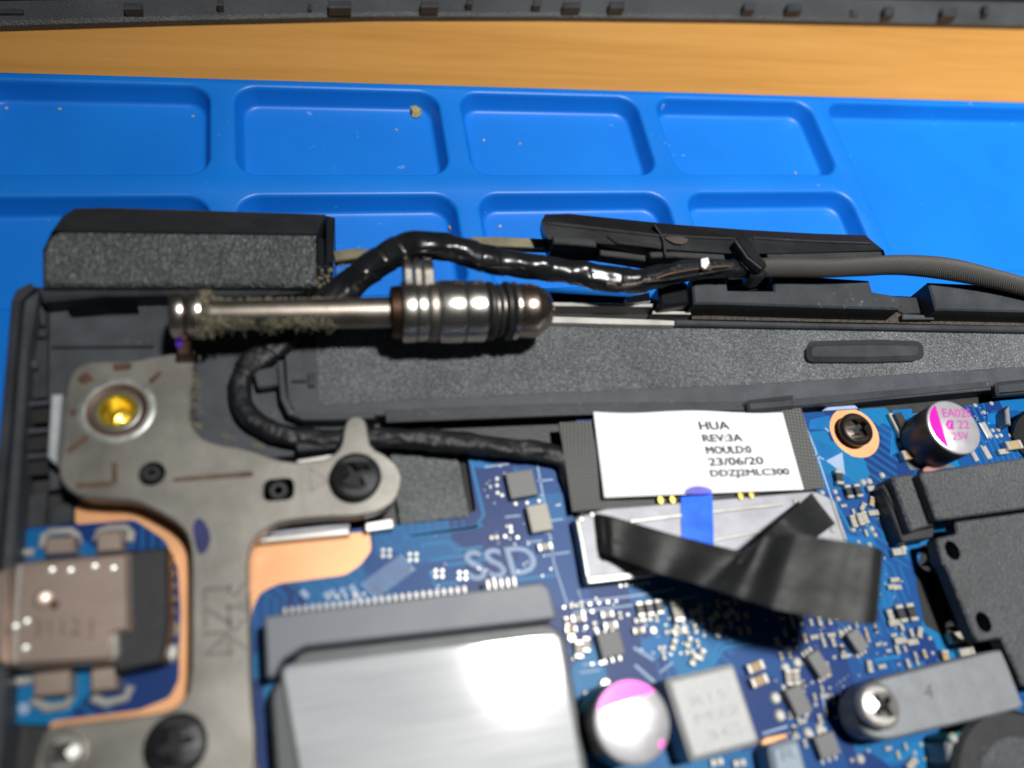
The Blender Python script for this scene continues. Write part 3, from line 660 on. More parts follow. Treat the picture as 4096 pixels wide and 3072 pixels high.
# grime
gv, gf = [], []
def speck(c, r):
    k = len(gv); a = R.random() * 6
    for dz, q in ((0, 1), (r, .55)):
        for i in range(5): gv.append(tuple(c + Vector((math.cos(a + i * 1.2566) * r * q * R.uniform(.7, 1.2), math.sin(a + i * 1.2566) * r * q * R.uniform(.7, 1.2), dz))))
    for i in range(5): j = (i + 1) % 5; gf.append((k + i, k + j, k + 5 + j, k + 5 + i))
    gf.append((k + 5, k + 6, k + 7, k + 8, k + 9)); gf.append((k + 4, k + 3, k + 2, k + 1, k))
side = Vector((0, 0, 1)).cross(AX).normalized()
for i in range(2600):
    if R.random() < .62:      # on the rod's shoulders
        x = R.choice([R.uniform(838, 900), R.uniform(840, 1330), R.uniform(840, 1330)]); t = tx(x); r = 59 * dep(t) / F
        a = R.choice([R.uniform(-.1, .55), R.uniform(2.35, 3.3), R.uniform(2.6, 3.4)]); c = ax0 + AX * t + (side * math.cos(a) + Vector((0, 0, 1)) * math.sin(a)) * r * 1.0
        (noise.noise(Vector((x * .012, a, 3))) > -.12) and speck(c, R.choice([R.uniform(.03, .1), R.uniform(.03, .12), R.uniform(.06, .2)]))
    elif R.random() < .5:                     # round the washer
        t = tx(R.uniform(800, 850)); a = R.uniform(-.9, 4); c = ax0 + AX * t + (side * math.cos(a) + Vector((0, 0, 1)) * math.sin(a)) * R.uniform(1.6, 2.05); speck(c, R.uniform(.05, .16))
    else:                     # along the bracket's edge
        u = R.random(); k = R.choice([(772, 1404), (776, 1500), (766, 1600)]); y = R.uniform(1410, 1800)
        x = 762 + (max(0, y - 1690) ** 1.25) * .9 + R.gauss(6, 16)
        if noise.noise(Vector((x * .02, y * .02, 0))) < -.05: continue
        if x < 1150: speck(P(x, y, ZP - .1), R.uniform(.04, .13))
for i in range(120):
    speck(P(R.uniform(1260, 1420), R.uniform(1060, 1190), 2.6), R.uniform(.05, .18))
for i in range(200):
    x = R.choice([R.uniform(800, 900), R.uniform(840, 1340)]); t = tx(x); r = 59 * dep(t) / F * R.uniform(1., 1.14); a = R.choice([R.uniform(2.5, 3.6), R.uniform(-.4, .5), R.uniform(2.8, 3.8)])
    c = ax0 + AX * t + (side * math.cos(a) + Vector((0, 0, 1)) * math.sin(a)) * r; d = Vector((R.gauss(0, 1), R.gauss(0, 1), R.gauss(0, .6))).normalized(); L_ = R.uniform(.2, .8)
    b = d.cross(Vector((0, 0, 1))).normalized(); pts = [c - d * L_, c + b * R.uniform(-.2, .2), c + d * L_]; k = len(gv); q = .022
    for p in pts: gv.extend([tuple(p + b * q), tuple(p - b * q), tuple(p + Vector((0, 0, q * 1.6)))])
    for m in range(2):
        for e in range(3): gf.append((k + m * 3 + e, k + m * 3 + (e + 1) % 3, k + m * 3 + 3 + (e + 1) % 3, k + m * 3 + 3 + e))
    if i % 2: speck(c, R.uniform(.04, .12))
o = obj('grime', (gv, gf), MT['grime'], hg); tag(o, kind='stuff')

# ================================================================== motherboard
mb = thing('motherboard', 'blue laptop circuit board crowded with small chips and capacitors', 'circuit board', P(2400, 2400, -.85))
outline = [(95, 2115), (300, 2094), (302, 2012), (700, 2008), (1000, 2148), (1480, 2112), (1862, 2072), (1904, 2038), (1868, 1806), (2262, 1826), (2310, 1668), (3205, 1652), (3540, 1630), (3572, 1662), (3640, 1656), (4096, 1588), (4900, 1520), (4900, 3500), (150, 3500), (210, 2900), (28, 2892)]
pcb = obj('board', prism(outline, 0, -.85, 0), MT['pcb'], mb)
# copper under the bracket
cop = [(302, 2014), (560, 2010), (700, 2060), (770, 2150), (1010, 2160), (1478, 2128), (1486, 2200), (1440, 2262), (1380, 2300), (1110, 2336), (1040, 2372), (1008, 2440), (1002, 2600), (1030, 3060), (1034, 3500), (160, 3500), (200, 2886), (560, 2840), (680, 2790), (715, 2720), (722, 2440), (712, 2270), (660, 2160), (540, 2080), (300, 2098)]
obj('copper_pad', prism(rnd(cop, 20, 3), .03, -.02), MT['copper'], mb)
for q, m in (([(1025, 2152), (1395, 2112), (1400, 2138), (1030, 2172)], 'steel'), ([(1462, 2092), (1570, 2074), (1576, 2112), (1462, 2128)], 'steel'), ([(1188, 1838), (1330, 1816), (1336, 1836), (1184, 1858)], 'steel'), ([(1040, 2130), (1400, 2090), (1398, 2112), (1030, 2148)], 'shell')):
    obj('shield_tab', prism(q, 1.0, .0 if q[0][1] > 2000 else .35, .08), MT[m], mb)
obj('clip_block', prism(rnd([(1180, 1756), (1345, 1740), (1350, 1790), (1186, 1806)], 14), 1.6, .3, .15), MT['plas'], ch)
fo = obj('foam_pad', prism(rnd([(1560, 1806), (1834, 1836), (1880, 2066), (1600, 2098)], 14), -.1, -.88, .1), MT['foam']); tag(fo, 'grey square foam pad in the notch of the blue board', 'foam pad')
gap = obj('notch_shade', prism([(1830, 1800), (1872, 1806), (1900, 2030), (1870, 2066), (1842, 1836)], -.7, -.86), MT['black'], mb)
YAW = math.radians(-.9)
def at(o, px, py, z, rot=0., sc=(1, 1, 1), parent=mb):
    q = P(px, py, z) - ORG[parent.name]; o.location = q * .001; o.rotation_euler = (0, 0, YAW + math.radians(rot)); o.scale = sc; return o
def proto(name, geo, mats):
    me = bpy.data.meshes.new(name); me.from_pydata([(x * .001, y * .001, z * .001) for x, y, z in geo[0]], [], geo[1])
    for m in mats: me.materials.append(MT[m])
    for p, i in zip(me.polygons, geo[2]): p.material_index = i
    return me
def put(name, me, px, py, z=0., rot=0., sc=(1, 1, 1), parent=mb):
    o = bpy.data.objects.new(name, me); link(o, parent); ORG[o.name] = ORG[parent.name]; return at(o, px, py, z, rot, sc, parent)
def twoterm(l, wd, h, body):
    e = l * .24
    return merge(setmi(box(-l / 2 + e, l / 2 - e, -wd * .47, wd * .47, .02, h * .95, .03), 0), setmi(box(-l / 2, -l / 2 + e, -wd / 2, wd / 2, 0, h, .04), 1), setmi(box(l / 2 - e, l / 2, -wd / 2, wd / 2, 0, h, .04), 1))
PR = {k: proto('capacitor' if k != 'b' else 'resistor', twoterm(1.0, .5, .42, 0), [m, 'tin']) for k, m in (('t', 'tan'), ('c', 'cream'), ('b', 'blk'))}
PR['s'] = proto('solder_pad', merge(setmi(solid(circ(Vector((0, 0, 0)), .26, 8), .12, 0, .08), 0)), ['solder'])
PR['o'] = proto('test_point', merge(setmi(solid(circ(Vector((0, 0, 0)), .3, 12), .025, 0), 0)), ['brass'])
def chip(px, py, wx, wy, h=.8, rot=0, mat='chip', legs=0, name='chip'):
    g = setmi(solid([Vector((sx * wx / 2, sy * wy / 2, 0)) for sx, sy in ((-1, -1), (1, -1), (1, 1), (-1, 1))], h, .05, .06), 0)
    o = put(name, proto(name, g, [mat]), px, py, 0, rot)
    if legs:
        lg = proto('leg', setmi(box(-.13, .13, -.22, .22, 0, .2, .04), 0), ['tin'])
        for s in (-1, 1):
            for i in range(legs):
                l_ = bpy.data.objects.new('leg', lg); link(l_, o)
                l_.location = (((i - (legs - 1) / 2) * wx / max(legs, 1)) * .001, s * (wy / 2 + .2) * .001, 0)
    return o
NM = {'t': 'capacitor', 'c': 'capacitor', 'b': 'resistor', 's': 'solder_pad', 'o': 'test_point'}
USED = []
def smd(k, px, py, rot=0, s=1., z=0.):
    USED.append((px, py)); return put(NM[k], PR[k], px, py, z, rot, (s, s, s))
# chips left of the cable
chip(2080, 1946, 2.5, 2.4, .8, 4); chip(2150, 2082, 1.9, 2.4, .9, 4, 'cream', name='inductor')
smd('c', 2176, 2192, 4, 1.3)
for x, y in ((1988, 1915), (1988, 1942), (1990, 1972), (2008, 1982), (2062, 2016), (2108, 2012), (2156, 2004), (2042, 2108), (2044, 2126), (2020, 2146), (2070, 2150)): smd('s', x, y, 0, .8)
for x, y in ((1545, 2212), (1652, 2228), (1756, 2294), (1850, 2302)):
    for dx in (-13, 13):
        for dy in (-11, 12): smd('s', x + dx, y + dy, 0, .8)
smd('c', 1975, 2153, 0, .7)
# right of the upper screw
smd('t', 3625, 1828, 2, 2.0); smd('t', 4035, 1790, 2, 2.0); smd('c', 4000, 1812, 2, 1.2)
chip(3595, 1715, 1.0, 2.9, .9, 6, 'blk', name='diode'); chip(3573, 1706, .5, 2.7, .5, 6, 'tin', name='terminal')
smd('s', 3605, 1780, 0, 1.6)
for x, y, l in ((3940, 1722, 1.5), (3943, 1812, 1.2), (3894, 1826, 1.)):
    put('solder_bar', PR['b'] if 0 else proto('solder_bar', setmi(box(-.28, .28, -.6, .6, 0, .25, .1), 0), ['solder']), x, y, 0, 8, (l, l, 1))
for x, y in ((3970, 1722), (3992, 1718), (3985, 1746), (4003, 1742), (4040, 1742), (4060, 1738), (3900, 1622), (3965, 1614), (3935, 1650)): smd('s', x, y, 0, 1.)
# below the triangle
for x, y, k, r, s in ((3345, 1916, 'b', 80, 1.5), (3385, 1972, 'b', 90, 1.35), (3422, 1968, 'b', 90, 1.35), (3480, 1958, 'c', 0, 1.1), (3480, 2010, 't', 60, 1.0), (3444, 2030, 'c', 45, .9), (3484, 2056, 'c', 0, 1.1), (3432, 2082, 'c', 90, 1.2), (3450, 2074, 'c', 90, 1.2), (3405, 2090, 'c', 90, 1.2), (3582, 2212, 'c', 0, 1.4), (3528, 1902, 's', 0, 1.3), (3452, 1930, 's', 0, 1.4), (3476, 1926, 's', 0, 1.4), (3410, 2116, 's', 0, 1.3), (3486, 2116, 's', 0, 1.2), (3340, 1968, 's', 0, 1.1), (3352, 1996, 's', 0, 1.1), (3612, 2192, 's', 0, 1.5), (3500, 2140, 's', 0, 1.), (3478, 2180, 's', 0, 1.1)):
    smd(k, x, y, r, s)
# under the shield cage and to its right (lower middle)
chip(2432, 2580, 2.0, 2.0, .8, 4, legs=3)
for x, y, k, r, s in ((2308, 2476, 'c', 0, 1.25), (2424, 2460, 'c', 0, 1.1), (2436, 2504, 'c', 0, 1.2), (2555, 2440, 'b', 90, 1.25), (2592, 2436, 'b', 90, 1.25), (2630, 2430, 'b', 90, 1.25), (2698, 2448, 'c', 92, 1.9), (2778, 2448, 'c', 5, 1.1), (2550, 2524, 't', 0, 1.), (2612, 2522, 's', 0, 1.5),
                      (2710, 2528, 'c', 6, 1.2), (2850, 2470, 'c', 30, 1.1), (2868, 2530, 'c', 60, 1.), (2910, 2455, 'c', 30, 1.), (2280, 2520, 't', 0, 1.), (2285, 2552, 's', 0, 1.6), (2310, 2600, 'c', 80, 1.4), (2340, 2580, 'c', 80, 1.2), (2800, 2620, 'c', 50, 1.), (2770, 2640, 'c', 50, 1.), (2690, 2580, 'c', 55, .9), (2750, 2570, 'c', 55, .9),
                      (3010, 2670, 't', 10, 1.6), (3025, 2725, 't', 10, 1.6), (3145, 2712, 'c', 80, 1.3), (3175, 2710, 'c', 80, 1.3), (2420, 2738, 's', 0, 2.2), (2345, 2780, 's', 0, 1.4)):
    smd(k, x, y, r, s)
chip(3410, 2568, 1.3, 1.8, .9, 20, legs=3); chip(3256, 2660, 1.3, 2.0, .9, 20, legs=3); chip(3175, 2805, 1.6, 2.2, .9, 12, legs=2); chip(3290, 2982, 1.9, 1.7, .8, 6, legs=3); chip(2268, 3020, 1.6, 3.0, 1.6, 4, 'alu', name='terminal')
for x, y, k, r, s in ((3590, 2458, 'b', 90, 1.6), (3632, 2452, 'b', 90, 1.6), (3552, 2468, 'c', 90, 1.2), (3566, 2494, 'c', 0, 1.1), (3570, 2322, 'c', 0, .9), (3560, 2350, 'c', 0, .9), (3580, 2352, 'c', 0, .9), (3590, 2565, 'c', 0, 1.2), (3640, 2570, 'c', 0, 1.1), (3815, 2552, 'c', 0, 1.9), (3850, 2612, 'c', 0, 1.6), (3770, 2635, 't', 80, 1.4), (3670, 2532, 'c', 60, 1.), (3230, 2930, 's', 0, 1.7), (3278, 2914, 's', 0, 1.7), (3100, 2792, 's', 0, 2.), (3118, 2862, 's', 0, 2.), (3440, 3036, 's', 0, 1.6), (3187, 2650, 's', 0, 1.8), (3140, 2672, 's', 0, 1.8), (2860, 3048, 'c', 0, 1.), (2950, 3052, 'c', 0, 1.), (3635, 3055, 'c', 30, 1.2), (3470, 2668, 'c', 80, 1.)):
    smd(k, x, y, r, s)
# more of the same small parts, spread over the crowded corners of the board
COVER = [[(2650, 2640), (2960, 2630), (3060, 2990), (2760, 3080)], [(2360, 2700), (2700, 2700), (2700, 3072), (2360, 3072)], [(3440, 2700), (4096, 2560), (4096, 2960), (3440, 2980)], [(2330, 2240), (2620, 2240), (2620, 2370), (2330, 2370)], [(2480, 2540), (2640, 2540), (2640, 2660), (2480, 2660)], [(2360, 2510), (2500, 2510), (2500, 2650), (2360, 2650)], [(3380, 2500), (3450, 2500), (3450, 2640), (3380, 2640)], [(3220, 2590), (3300, 2590), (3300, 2730), (3220, 2730)], [(3120, 2740), (3230, 2740), (3230, 2860), (3120, 2860)], [(3330, 2640), (3520, 2600), (3520, 2760), (3330, 2760)], [(2820, 2560), (3080, 2540), (3040, 2640), (2800, 2680)], [(3660, 2200), (3900, 2200), (3900, 2540), (3660, 2540)], [(3240, 2900), (3340, 2900), (3340, 3050), (3240, 3050)]]
for poly, cnt, ks in (([(2680, 2420), (3000, 2400), (3010, 2560), (2760, 2700), (2620, 2660)], 34, 'cccst'), ([(3130, 2460), (3500, 2490), (3560, 2700), (3200, 2760), (3080, 2600)], 60, 'ccbst'), ([(3540, 2500), (3720, 2520), (3760, 2650), (3620, 2690), (3540, 2640)], 26, 'ccsst'), ([(3120, 2740), (3340, 2640), (3420, 2740), (3300, 2960), (3110, 3000)], 38, 'ccbss'), ([(2250, 2420), (2640, 2390), (2660, 2640), (2280, 2680)], 20, 'css'), ([(1350, 2380), (1480, 2340), (1480, 2400), (1200, 2430)], 9, 's'), ([(3320, 1930), (3520, 1940), (3560, 2180), (3440, 2180)], 14, 'ccs'), ([(3580, 2960), (3760, 2920), (3740, 3072), (3300, 3072)], 10, 'cs')):
    n = 0; tries = 0; xs = [p[0] for p in poly]; ys = [p[1] for p in poly]
    while n < cnt and tries < 3000:
        tries += 1; x, y = R.uniform(min(xs), max(xs)), R.uniform(min(ys), max(ys)); x = round(x / 36) * 36 + (y - 2500) * .18; y = round((y + x * .12) / 30) * 30 - x * .12
        if not inside(x, y, poly) or any(inside(x, y, c) for c in COVER) or any((x - a) ** 2 + (y - b) ** 2 < 30 ** 2 for a, b in USED): continue
        smd(R.choice(ks), x, y, R.choice([0, 90, 90]), R.choice([.55, .62, .75])); n += 1
# via dots, too small to pick apart
vv, vf = [], []
for poly, cnt in (([(1600, 2130), (1900, 2090), (2230, 2060), (2220, 2300), (1620, 2360)], 30), ([(2260, 2360), (3000, 2330), (3200, 2480), (2700, 2640), (2280, 2620)], 45), ([(3080, 2500), (3640, 2500), (3500, 2700), (3100, 3040)], 60), ([(3330, 1900), (3520, 1900), (3640, 2260), (3560, 2480)], 40), ([(3840, 1600), (4090, 1590), (4090, 1820), (3880, 1830)], 24), ([(1910, 1830), (2230, 1860), (2240, 2050), (1960, 2060)], 16)):
    n = 0; xs = [p[0] for p in poly]; ys = [p[1] for p in poly]
    while n < cnt:
        x, y = R.uniform(min(xs), max(xs)), R.uniform(min(ys), max(ys))
        if not inside(x, y, poly): continue
        n += 1; g = solid(circ(P(x, y, 0), R.uniform(.06, .12), 6), .05, 0, .03); k = len(vv); vv += g[0]; vf += [tuple(a + k for a in f) for f in g[1]]
o = obj('via_dots', (vv, vf), MT['solder'], mb); tag(o, kind='stuff')
# silkscreen
def line(path, wd=.18, m='silk', z=.022): return obj('silkscreen_mark', ribbon(path, wd, z, 0), MT[m], mb)
for a in ([(1938, 1868), (2036, 1856)], [(2148, 1850), (2190, 2080), (2215, 2250), (2270, 2420)], [(2150, 1924), (2212, 1918)], [(2195, 2084), (2252, 2076)], [(2020, 2068), (2082, 2062)], [(2182, 2222), (2278, 2208)], [(2120, 2168), (2165, 2162)], [(2312, 2360), (2330, 2408), (2560, 2380), (2700, 2355)], [(2290, 2450), (2600, 2412), (2790, 2385)],
          [(3205, 1660), (3262, 1800), (3325, 1990), (3385, 2170)], [(3250, 1812), (3296, 1838)], [(3300, 1712), (3318, 1726)], [(3400, 1818), (3418, 1826)], [(3492, 2012), (3540, 2130)], [(2535, 2590), (2615, 2640)], [(2540, 2660), (2620, 2730)], [(2640, 2690), (2690, 2650)], [(3285, 2765), (3300, 2835)], [(3050, 2935), (3150, 2905)], [(3385, 2625), (3440, 2612)], [(2330, 2660), (2420, 2650)], [(2320, 2690), (2400, 2680)]):
    line(a, .26 if a[0][0] in (2535, 2540) else .17)
obj('silkscreen_mark', prism([(3304, 1843), (3369, 1810), (3381, 1900)], .024, 0), MT['silk'], mb)
for i in range(11):
    a = (1448 + i * 15, 2330 - i * 11); line([a, (a[0] + 62, a[1] + 62)], .16)
for a in ([(1404, 2340), (1440, 2400)], [(1362, 2356), (1380, 2372)], [(1322, 2362), (1338, 2384)], [(1300, 2370), (1312, 2386)], [(1205, 2362), (1232, 2388)]): line(a, .45)
text('silkscreen_text', 'SSD', [(1850, 2204), (2128, 2178), (2160, 2290), (1884, 2326)], .024, MT['silk'], mb, .012)
# pale tracks seen in the mask
tm = plain('track_over_copper', (.002, .16, .38), .45, spec=.25)
for a in ([(1640, 2140), (1880, 2110), (1930, 2100)], [(1680, 2180), (1790, 2168), (1830, 2200), (1930, 2188)], [(1720, 2240), (1960, 2210)], [(1790, 2260), (1960, 2236)], [(1880, 1830), (1935, 2060), (1900, 2110), (1620, 2150)], [(2840, 2640), (2880, 2570), (2990, 2555)], [(2850, 2660), (2895, 2590), (3010, 2572)], [(1980, 2330), (2220, 2300)], [(3340, 2005), (3400, 2120)], [(3560, 3020), (3720, 2995)], [(3540, 3040), (3720, 3015)], [(3500, 2640), (3600, 2625)], [(1720, 2280), (1740, 2340), (1830, 2330)]):
    obj('track', ribbon(a, .28, .012, 0), tm, mb)
tm2 = plain('copper_pour', (.0, .125, .36), .45, spec=.25)
for q in ([(2560, 2560), (2640, 2535), (2680, 2570), (2670, 2620), (2610, 2640), (2570, 2610)], [(1880, 1815), (1990, 1840), (1960, 1875), (1890, 1870)], [(3240, 1680), (3320, 1660), (3320, 1720), (3235, 1715)], [(3260, 1750), (3360, 1810), (3310, 1840), (3280, 1830)], [(3950, 1655), (4020, 1648), (4030, 1690), (3950, 1700)], [(3570, 1640), (3650, 1635), (3610, 1790), (3560, 1830)], [(3300, 2130), (3470, 2150), (3480, 2180), (3320, 2170)]):
    obj('copper_pour', prism(rnd(q, 8), .01, 0), tm2, mb)

# ------------------------------------------------------------------ upper right capacitor in its cut-out
well = obj('cut_out', prism([(3660, 1655), (3740, 1640), (3760, 1830), (3820, 1870), (3640, 1880), (3600, 1800)], .03, 0), MT['foam'], mb)
def electrolytic(cx, cy, z, r, chord, lines, up, extra=None):
    """a can capacitor: sleeve, crimped top, printed segment"""
    c = P(cx, cy, z); b = Vector((c.x, c.y, 0))
    can = obj('electrolytic_capacitor', lathe(b, b + Vector((0, 0, 1)), [(0, r * .96), (.5, r * .98), (.9, r), (z - .3, r), (z - .2, r * .99)], 48, False), MT['can'], mb, smooth=True)
    obj('top', lathe(b, b + Vector((0, 0, 1)), [(z - .2, r * .99), (z - .06, r * .97), (z, r * .93), (z, .01)], 48, False), MT['alu'], can, smooth=True)
    a = math.radians(chord[0]); d = chord[1]; n = 20; h = math.acos(d)
    pts = [Vector((c.x + r * .93 * math.cos(a + t), c.y + r * .93 * math.sin(a + t), 0)) for t in [-h + 2 * h * i / n for i in range(n + 1)]]
    obj('printed_segment', solid(pts, z + .02, z - .3), MT['magenta'], can)
    for body, q in lines: text('printed_text', body, q, z + .025, MT['magenta'], can)
    return can
c1 = electrolytic(3817, 1707, 4.6, 2.86, (172, .52), [('EA025', [(3768, 1634), (3880, 1636), (3886, 1668), (3774, 1668)]), ('22', [(3828, 1682), (3874, 1682), (3880, 1714), (3834, 1714)]), ('25V', [(3806, 1730), (3872, 1726), (3878, 1756), (3812, 1760)])], 0)
obj('printed_mark', merge(ribbon([(3814, 1686), (3796, 1684), (3788, 1698), (3796, 1712), (3816, 1712)], .28, 4.625, 4.5), prism(pxcirc(3808, 1699, 8, 10), 4.626, 4.5)), MT['magenta'], c1)
c2 = electrolytic(2532, 2885, 6, 2.9, (97, .52), [], 0)
obj('printed_mark', prism([(2638, 2968), (2656, 2956), (2652, 2990), (2638, 2990)], 6.022, 5.9), MT['magenta'], c2)
for cx, cy, r in ((3742, 1878, .9),):
    obj('sleeve_ring', prism(chaikin([(3690, 1876), (3720, 1856), (3780, 1852), (3795, 1866), (3740, 1884), (3700, 1890)], 2), 1.0, 0, .1), MT['pinkp'], mb)
obj('coil', lathe(P(4190, 1740, 0), P(4190, 1740, 1), [(0, 3.2), (3.6, 3.2), (4, 2.9), (4, .01)], 40, False), MT['blk'], mb, smooth=True)
obj('terminal', prism([(4022, 1640), (4036, 1620), (4046, 1700), (4026, 1694)], 1.4, 0, .1), MT['heat'], mb)
# big ferrite blocks
def block(name, px, z, mat, bev=.35):
    return obj(name, solid(PL(rnd(px, 22, 5), z), z, 0, bev), mat, mb, smooth=True)
ind = block('power_inductor', [(2662, 2716), (2938, 2652), (3046, 2974), (2768, 3050)], 3.2, MT['gpl'])
for body, q in (('R15', [(2760, 2790), (2900, 2752), (2912, 2790), (2772, 2828)]), ('M22', [(2776, 2860), (2950, 2815), (2962, 2850), (2788, 2896)]), ('3C', [(2820, 2930), (2960, 2890), (2972, 2925), (2832, 2966)])):
    text('printed_text', body, q, 3.22, plain('faint_print', (.37, .375, .375), .5), ind)
ind2 = block('power_inductor', [(3078, 2984), (3196, 2950), (3250, 3150), (3110, 3170)], 2.6, MT['gpl2'])
text('printed_text', 'R', [(3120, 3000), (3180, 2985), (3190, 3030), (3130, 3045)], 2.62, plain('faint_print_blue', (.14, .18, .22), .5), ind2)
obj('copper_bar', prism(rnd([(3040, 2972), (3060, 2950), (3148, 2932), (3155, 2948), (3060, 2985)], 8), .6, 0, .1), MT['copper'], mb)

# ------------------------------------------------------------------ usb-c port
up = obj('usb_port', prism(rnd([(44, 2258), (96, 2242), (519, 2206), (522, 2528), (452, 2536), (449, 2650), (36, 2670)], 12, 3), 3.1, .9, .3), MT['usb'], mb, smooth=True)
obj('port_housing', prism(rnd([(500, 2204), (670, 2186), (676, 2498), (650, 2650), (460, 2690), (446, 2540), (500, 2530)], 12, 3), 2.5, .0, .2), MT['dark'], up)
obj('shell_lip', prism(rnd([(-40, 2300), (36, 2262), (30, 2664), (-50, 2640)], 10, 3), 2.8, .6, .2), MT['usb'], up)
obj('seam', ribbon([(80, 2262), (66, 2400), (60, 2650)], .22, 3.12, 3.0), MT['solder'], up)
obj('shell_step', prism([(448, 2538), (470, 2530), (472, 2610), (450, 2650)], 3.16, 2.4, .1), MT['solder'], up)
obj('dimple', lathe(P(182, 2402, 2.9), P(182, 2402, 3.9), [(0, .75), (.28, .6), (.36, .35), (.38, .02)], 20, False), MT['usb'], up, smooth=True)
obj('dimple_shade', prism(pxcirc(216, 2418, 20, 14), 3.115, 3.0), MT['rust'], up)
for x, y in ((210, 2285), (284, 2286), (380, 2270), (455, 2278), (110, 2490), (105, 2596), (65, 2510)):
    obj('weld_spot', lathe(P(x, y, 3.05), P(x, y, 4.05), [(0, .3), (.1, .24), (.14, .02)], 12, False), MT['solder'], up, smooth=True)
text('stamped_mark', '3112 J', [(130, 2480), (372, 2470), (372, 2560), (130, 2572)], 3.115, plain('dull_stamp', (.26, .19, .16), .5, .9), up)
for x0, y0, x1, y1 in ((178, 2150, 300, 2200), (385, 2128, 490, 2190)):
    obj('tab', prism([(x0, y0), (x1, y0 - 8), (x1, y1 + 12), (x0, y1 + 20)], 1.5, 0, .15), MT['usb'], up)
for x0, y0, x1, y1 in ((130, 2690, 285, 2790), (360, 2675, 470, 2770)):
    obj('tab', prism([(x0, y0), (x1, y0 - 18), (x1, y1 - 12), (x0, y1)], 1.3, 0, .15), MT['usb'], up)
def upad(path, wd=.62): return obj('solder_joint', ribbon(path, wd, .45, 0, .2), MT['solder'], mb)
upad([(165, 2190), (172, 2140), (200, 2124), (280, 2120), (303, 2140), (306, 2175)]); upad([(382, 2160), (392, 2124), (430, 2112), (500, 2108), (522, 2130), (515, 2165)])
upad([(30, 2270), (34, 2225), (70, 2208), (130, 2206)]); upad([(120, 2795), (180, 2832), (260, 2820), (286, 2770)]); upad([(362, 2790), (420, 2812), (500, 2790), (520, 2740)]); upad([(5, 2730), (90, 2722), (140, 2715)])
for x, y in ((675, 2520), (680, 2612)): put('solder_joint', PR['s'], x, y, 0, 0, (3, 3, 4))
for x, y in ((688, 2300), (690, 2350), (692, 2400), (690, 2450)): put('pin', proto('pin', setmi(box(-.3, .3, -.2, .2, 0, .6, .08), 0), ['tan']), x, y)
obj('silkscreen_mark', prism(pxcirc(95, 2835, 24, 16), .03, 0), MT['silk'], mb)

# ------------------------------------------------------------------ drive socket
sk = obj('drive_socket', prism(rnd([(1055, 2466), (1150, 2450), (2165, 2328), (2198, 2350), (2228, 2474), (2100, 2490), (1214, 2588), (1130, 2640), (1092, 2710), (1066, 2710)], 16, 3), 3.6, .0, .2), MT['slot'], mb)
pin = proto('pin', setmi(box(-.12, .12, -.45, .45, 0, .5, .05), 0), ['tin'])
for i in range(27): put('pin', pin, 1142 + i * 27.5, 2458 - i * 3.35, 1.2, 0)
for i in range(5): put('pin', pin, 1950 + i * 26, 2346 - i * 3.2, 1.2, 0)
for i in range(6): smd('s', 2482 + i * 22, 2344 - i * 3, 0, .75)

# ================================================================== drive
dv = thing('solid_state_drive', 'silver foil topped drive plugged into the grey socket beside the hinge bracket', 'drive', P(1700, 2900, .03))
obj('casing', prism(rnd([(1080, 2770), (1200, 2602), (2205, 2488), (2262, 2545), (2300, 2760), (2390, 3300), (2390, 3500), (1130, 3500)], 40, 6), 3.2, .9, .25), MT['ssd'], dv)
obj('foil_label', solid(PL(rnd([(1118, 2662), (2240, 2524), (2330, 3072), (2400, 3500), (1240, 3500), (1190, 3072)], [52, 46, 0, 0, 0, 0], 8), 3.75), 3.75, 3.1, .22), MT['foil'], dv, smooth=True)
obj('board_strip', prism([(1120, 2800), (2280, 2700), (2380, 3480), (1180, 3480)], .9, .04), MT['teal'], dv)

# ================================================================== fan and heat-sink pieces at right
fn = thing('cooling_fan', 'dark grey plastic fan housing with screw holes at the board edge', 'fan', P(3980, 2200, .02))
obj('upper_cover', prism(rnd([(3679, 1890), (4096, 1830), (4900, 1730), (4900, 1950), (4096, 2034), (3748, 2082)], 12, 3), 4.2, .0, .15), MT['fan'], fn)
hp = [P(3810, 2202, 3.6) + Vector((.75 * math.cos(a), .9 * math.sin(a), 0)) for a in [2 * math.pi * i / 20 for i in range(20)]]
hp2 = [P(3934, 2488, 3.6) + Vector((.75 * math.cos(a), .9 * math.sin(a), 0)) for a in [2 * math.pi * i / 20 for i in range(20)]]
body = PL(rnd([(3822, 2086), (4096, 2048), (4900, 1960), (4900, 2700), (4096, 2745), (4006, 2552), (3917, 2568), (3896, 2540), (3790, 2275), (3770, 2250), (3745, 2152), (3828, 2134)], 10, 3), 3.6)
obj('housing', solid(body, 3.6, 2.2, .15, [hp, hp2]), MT['fan'], fn)
obj('housing_wall', solid(offset(body if area2(body) > 0 else body[::-1], 1.7), 2.19, .02), MT['black'], fn)
obj('gap_shade', prism([(3690, 2180), (3800, 2160), (3900, 2540), (4006, 2552), (4096, 2745), (4060, 2760), (3985, 2590), (3890, 2600), (3800, 2560), (3700, 2500), (3665, 2330)], .035, -.02), MT['black'], mb)  # flat black patch on the board, painting the shadow and gap beside the fan
cn = thing('ribbon_connector', 'black locking connector beside the fan housing below the capacitor', 'connector', P(3640, 2010, .02))
obj('lock_bar', prism(rnd([(3566, 1904), (3656, 1892), (3744, 2096), (3646, 2128)], 10, 3), 3.0, .02, .2), MT['fan'], cn)
obj('body', prism(rnd([(3524, 1944), (3560, 1910), (3640, 2126), (3740, 2105), (3735, 2150), (3610, 2170)], 8, 3), 1.8, .02, .12), MT['blk'], cn)
obj('lock_edge', ribbon([(3540, 1950), (3570, 2010), (3625, 2120)], .35, 2.0, .02, .08), MT['dark'], cn)
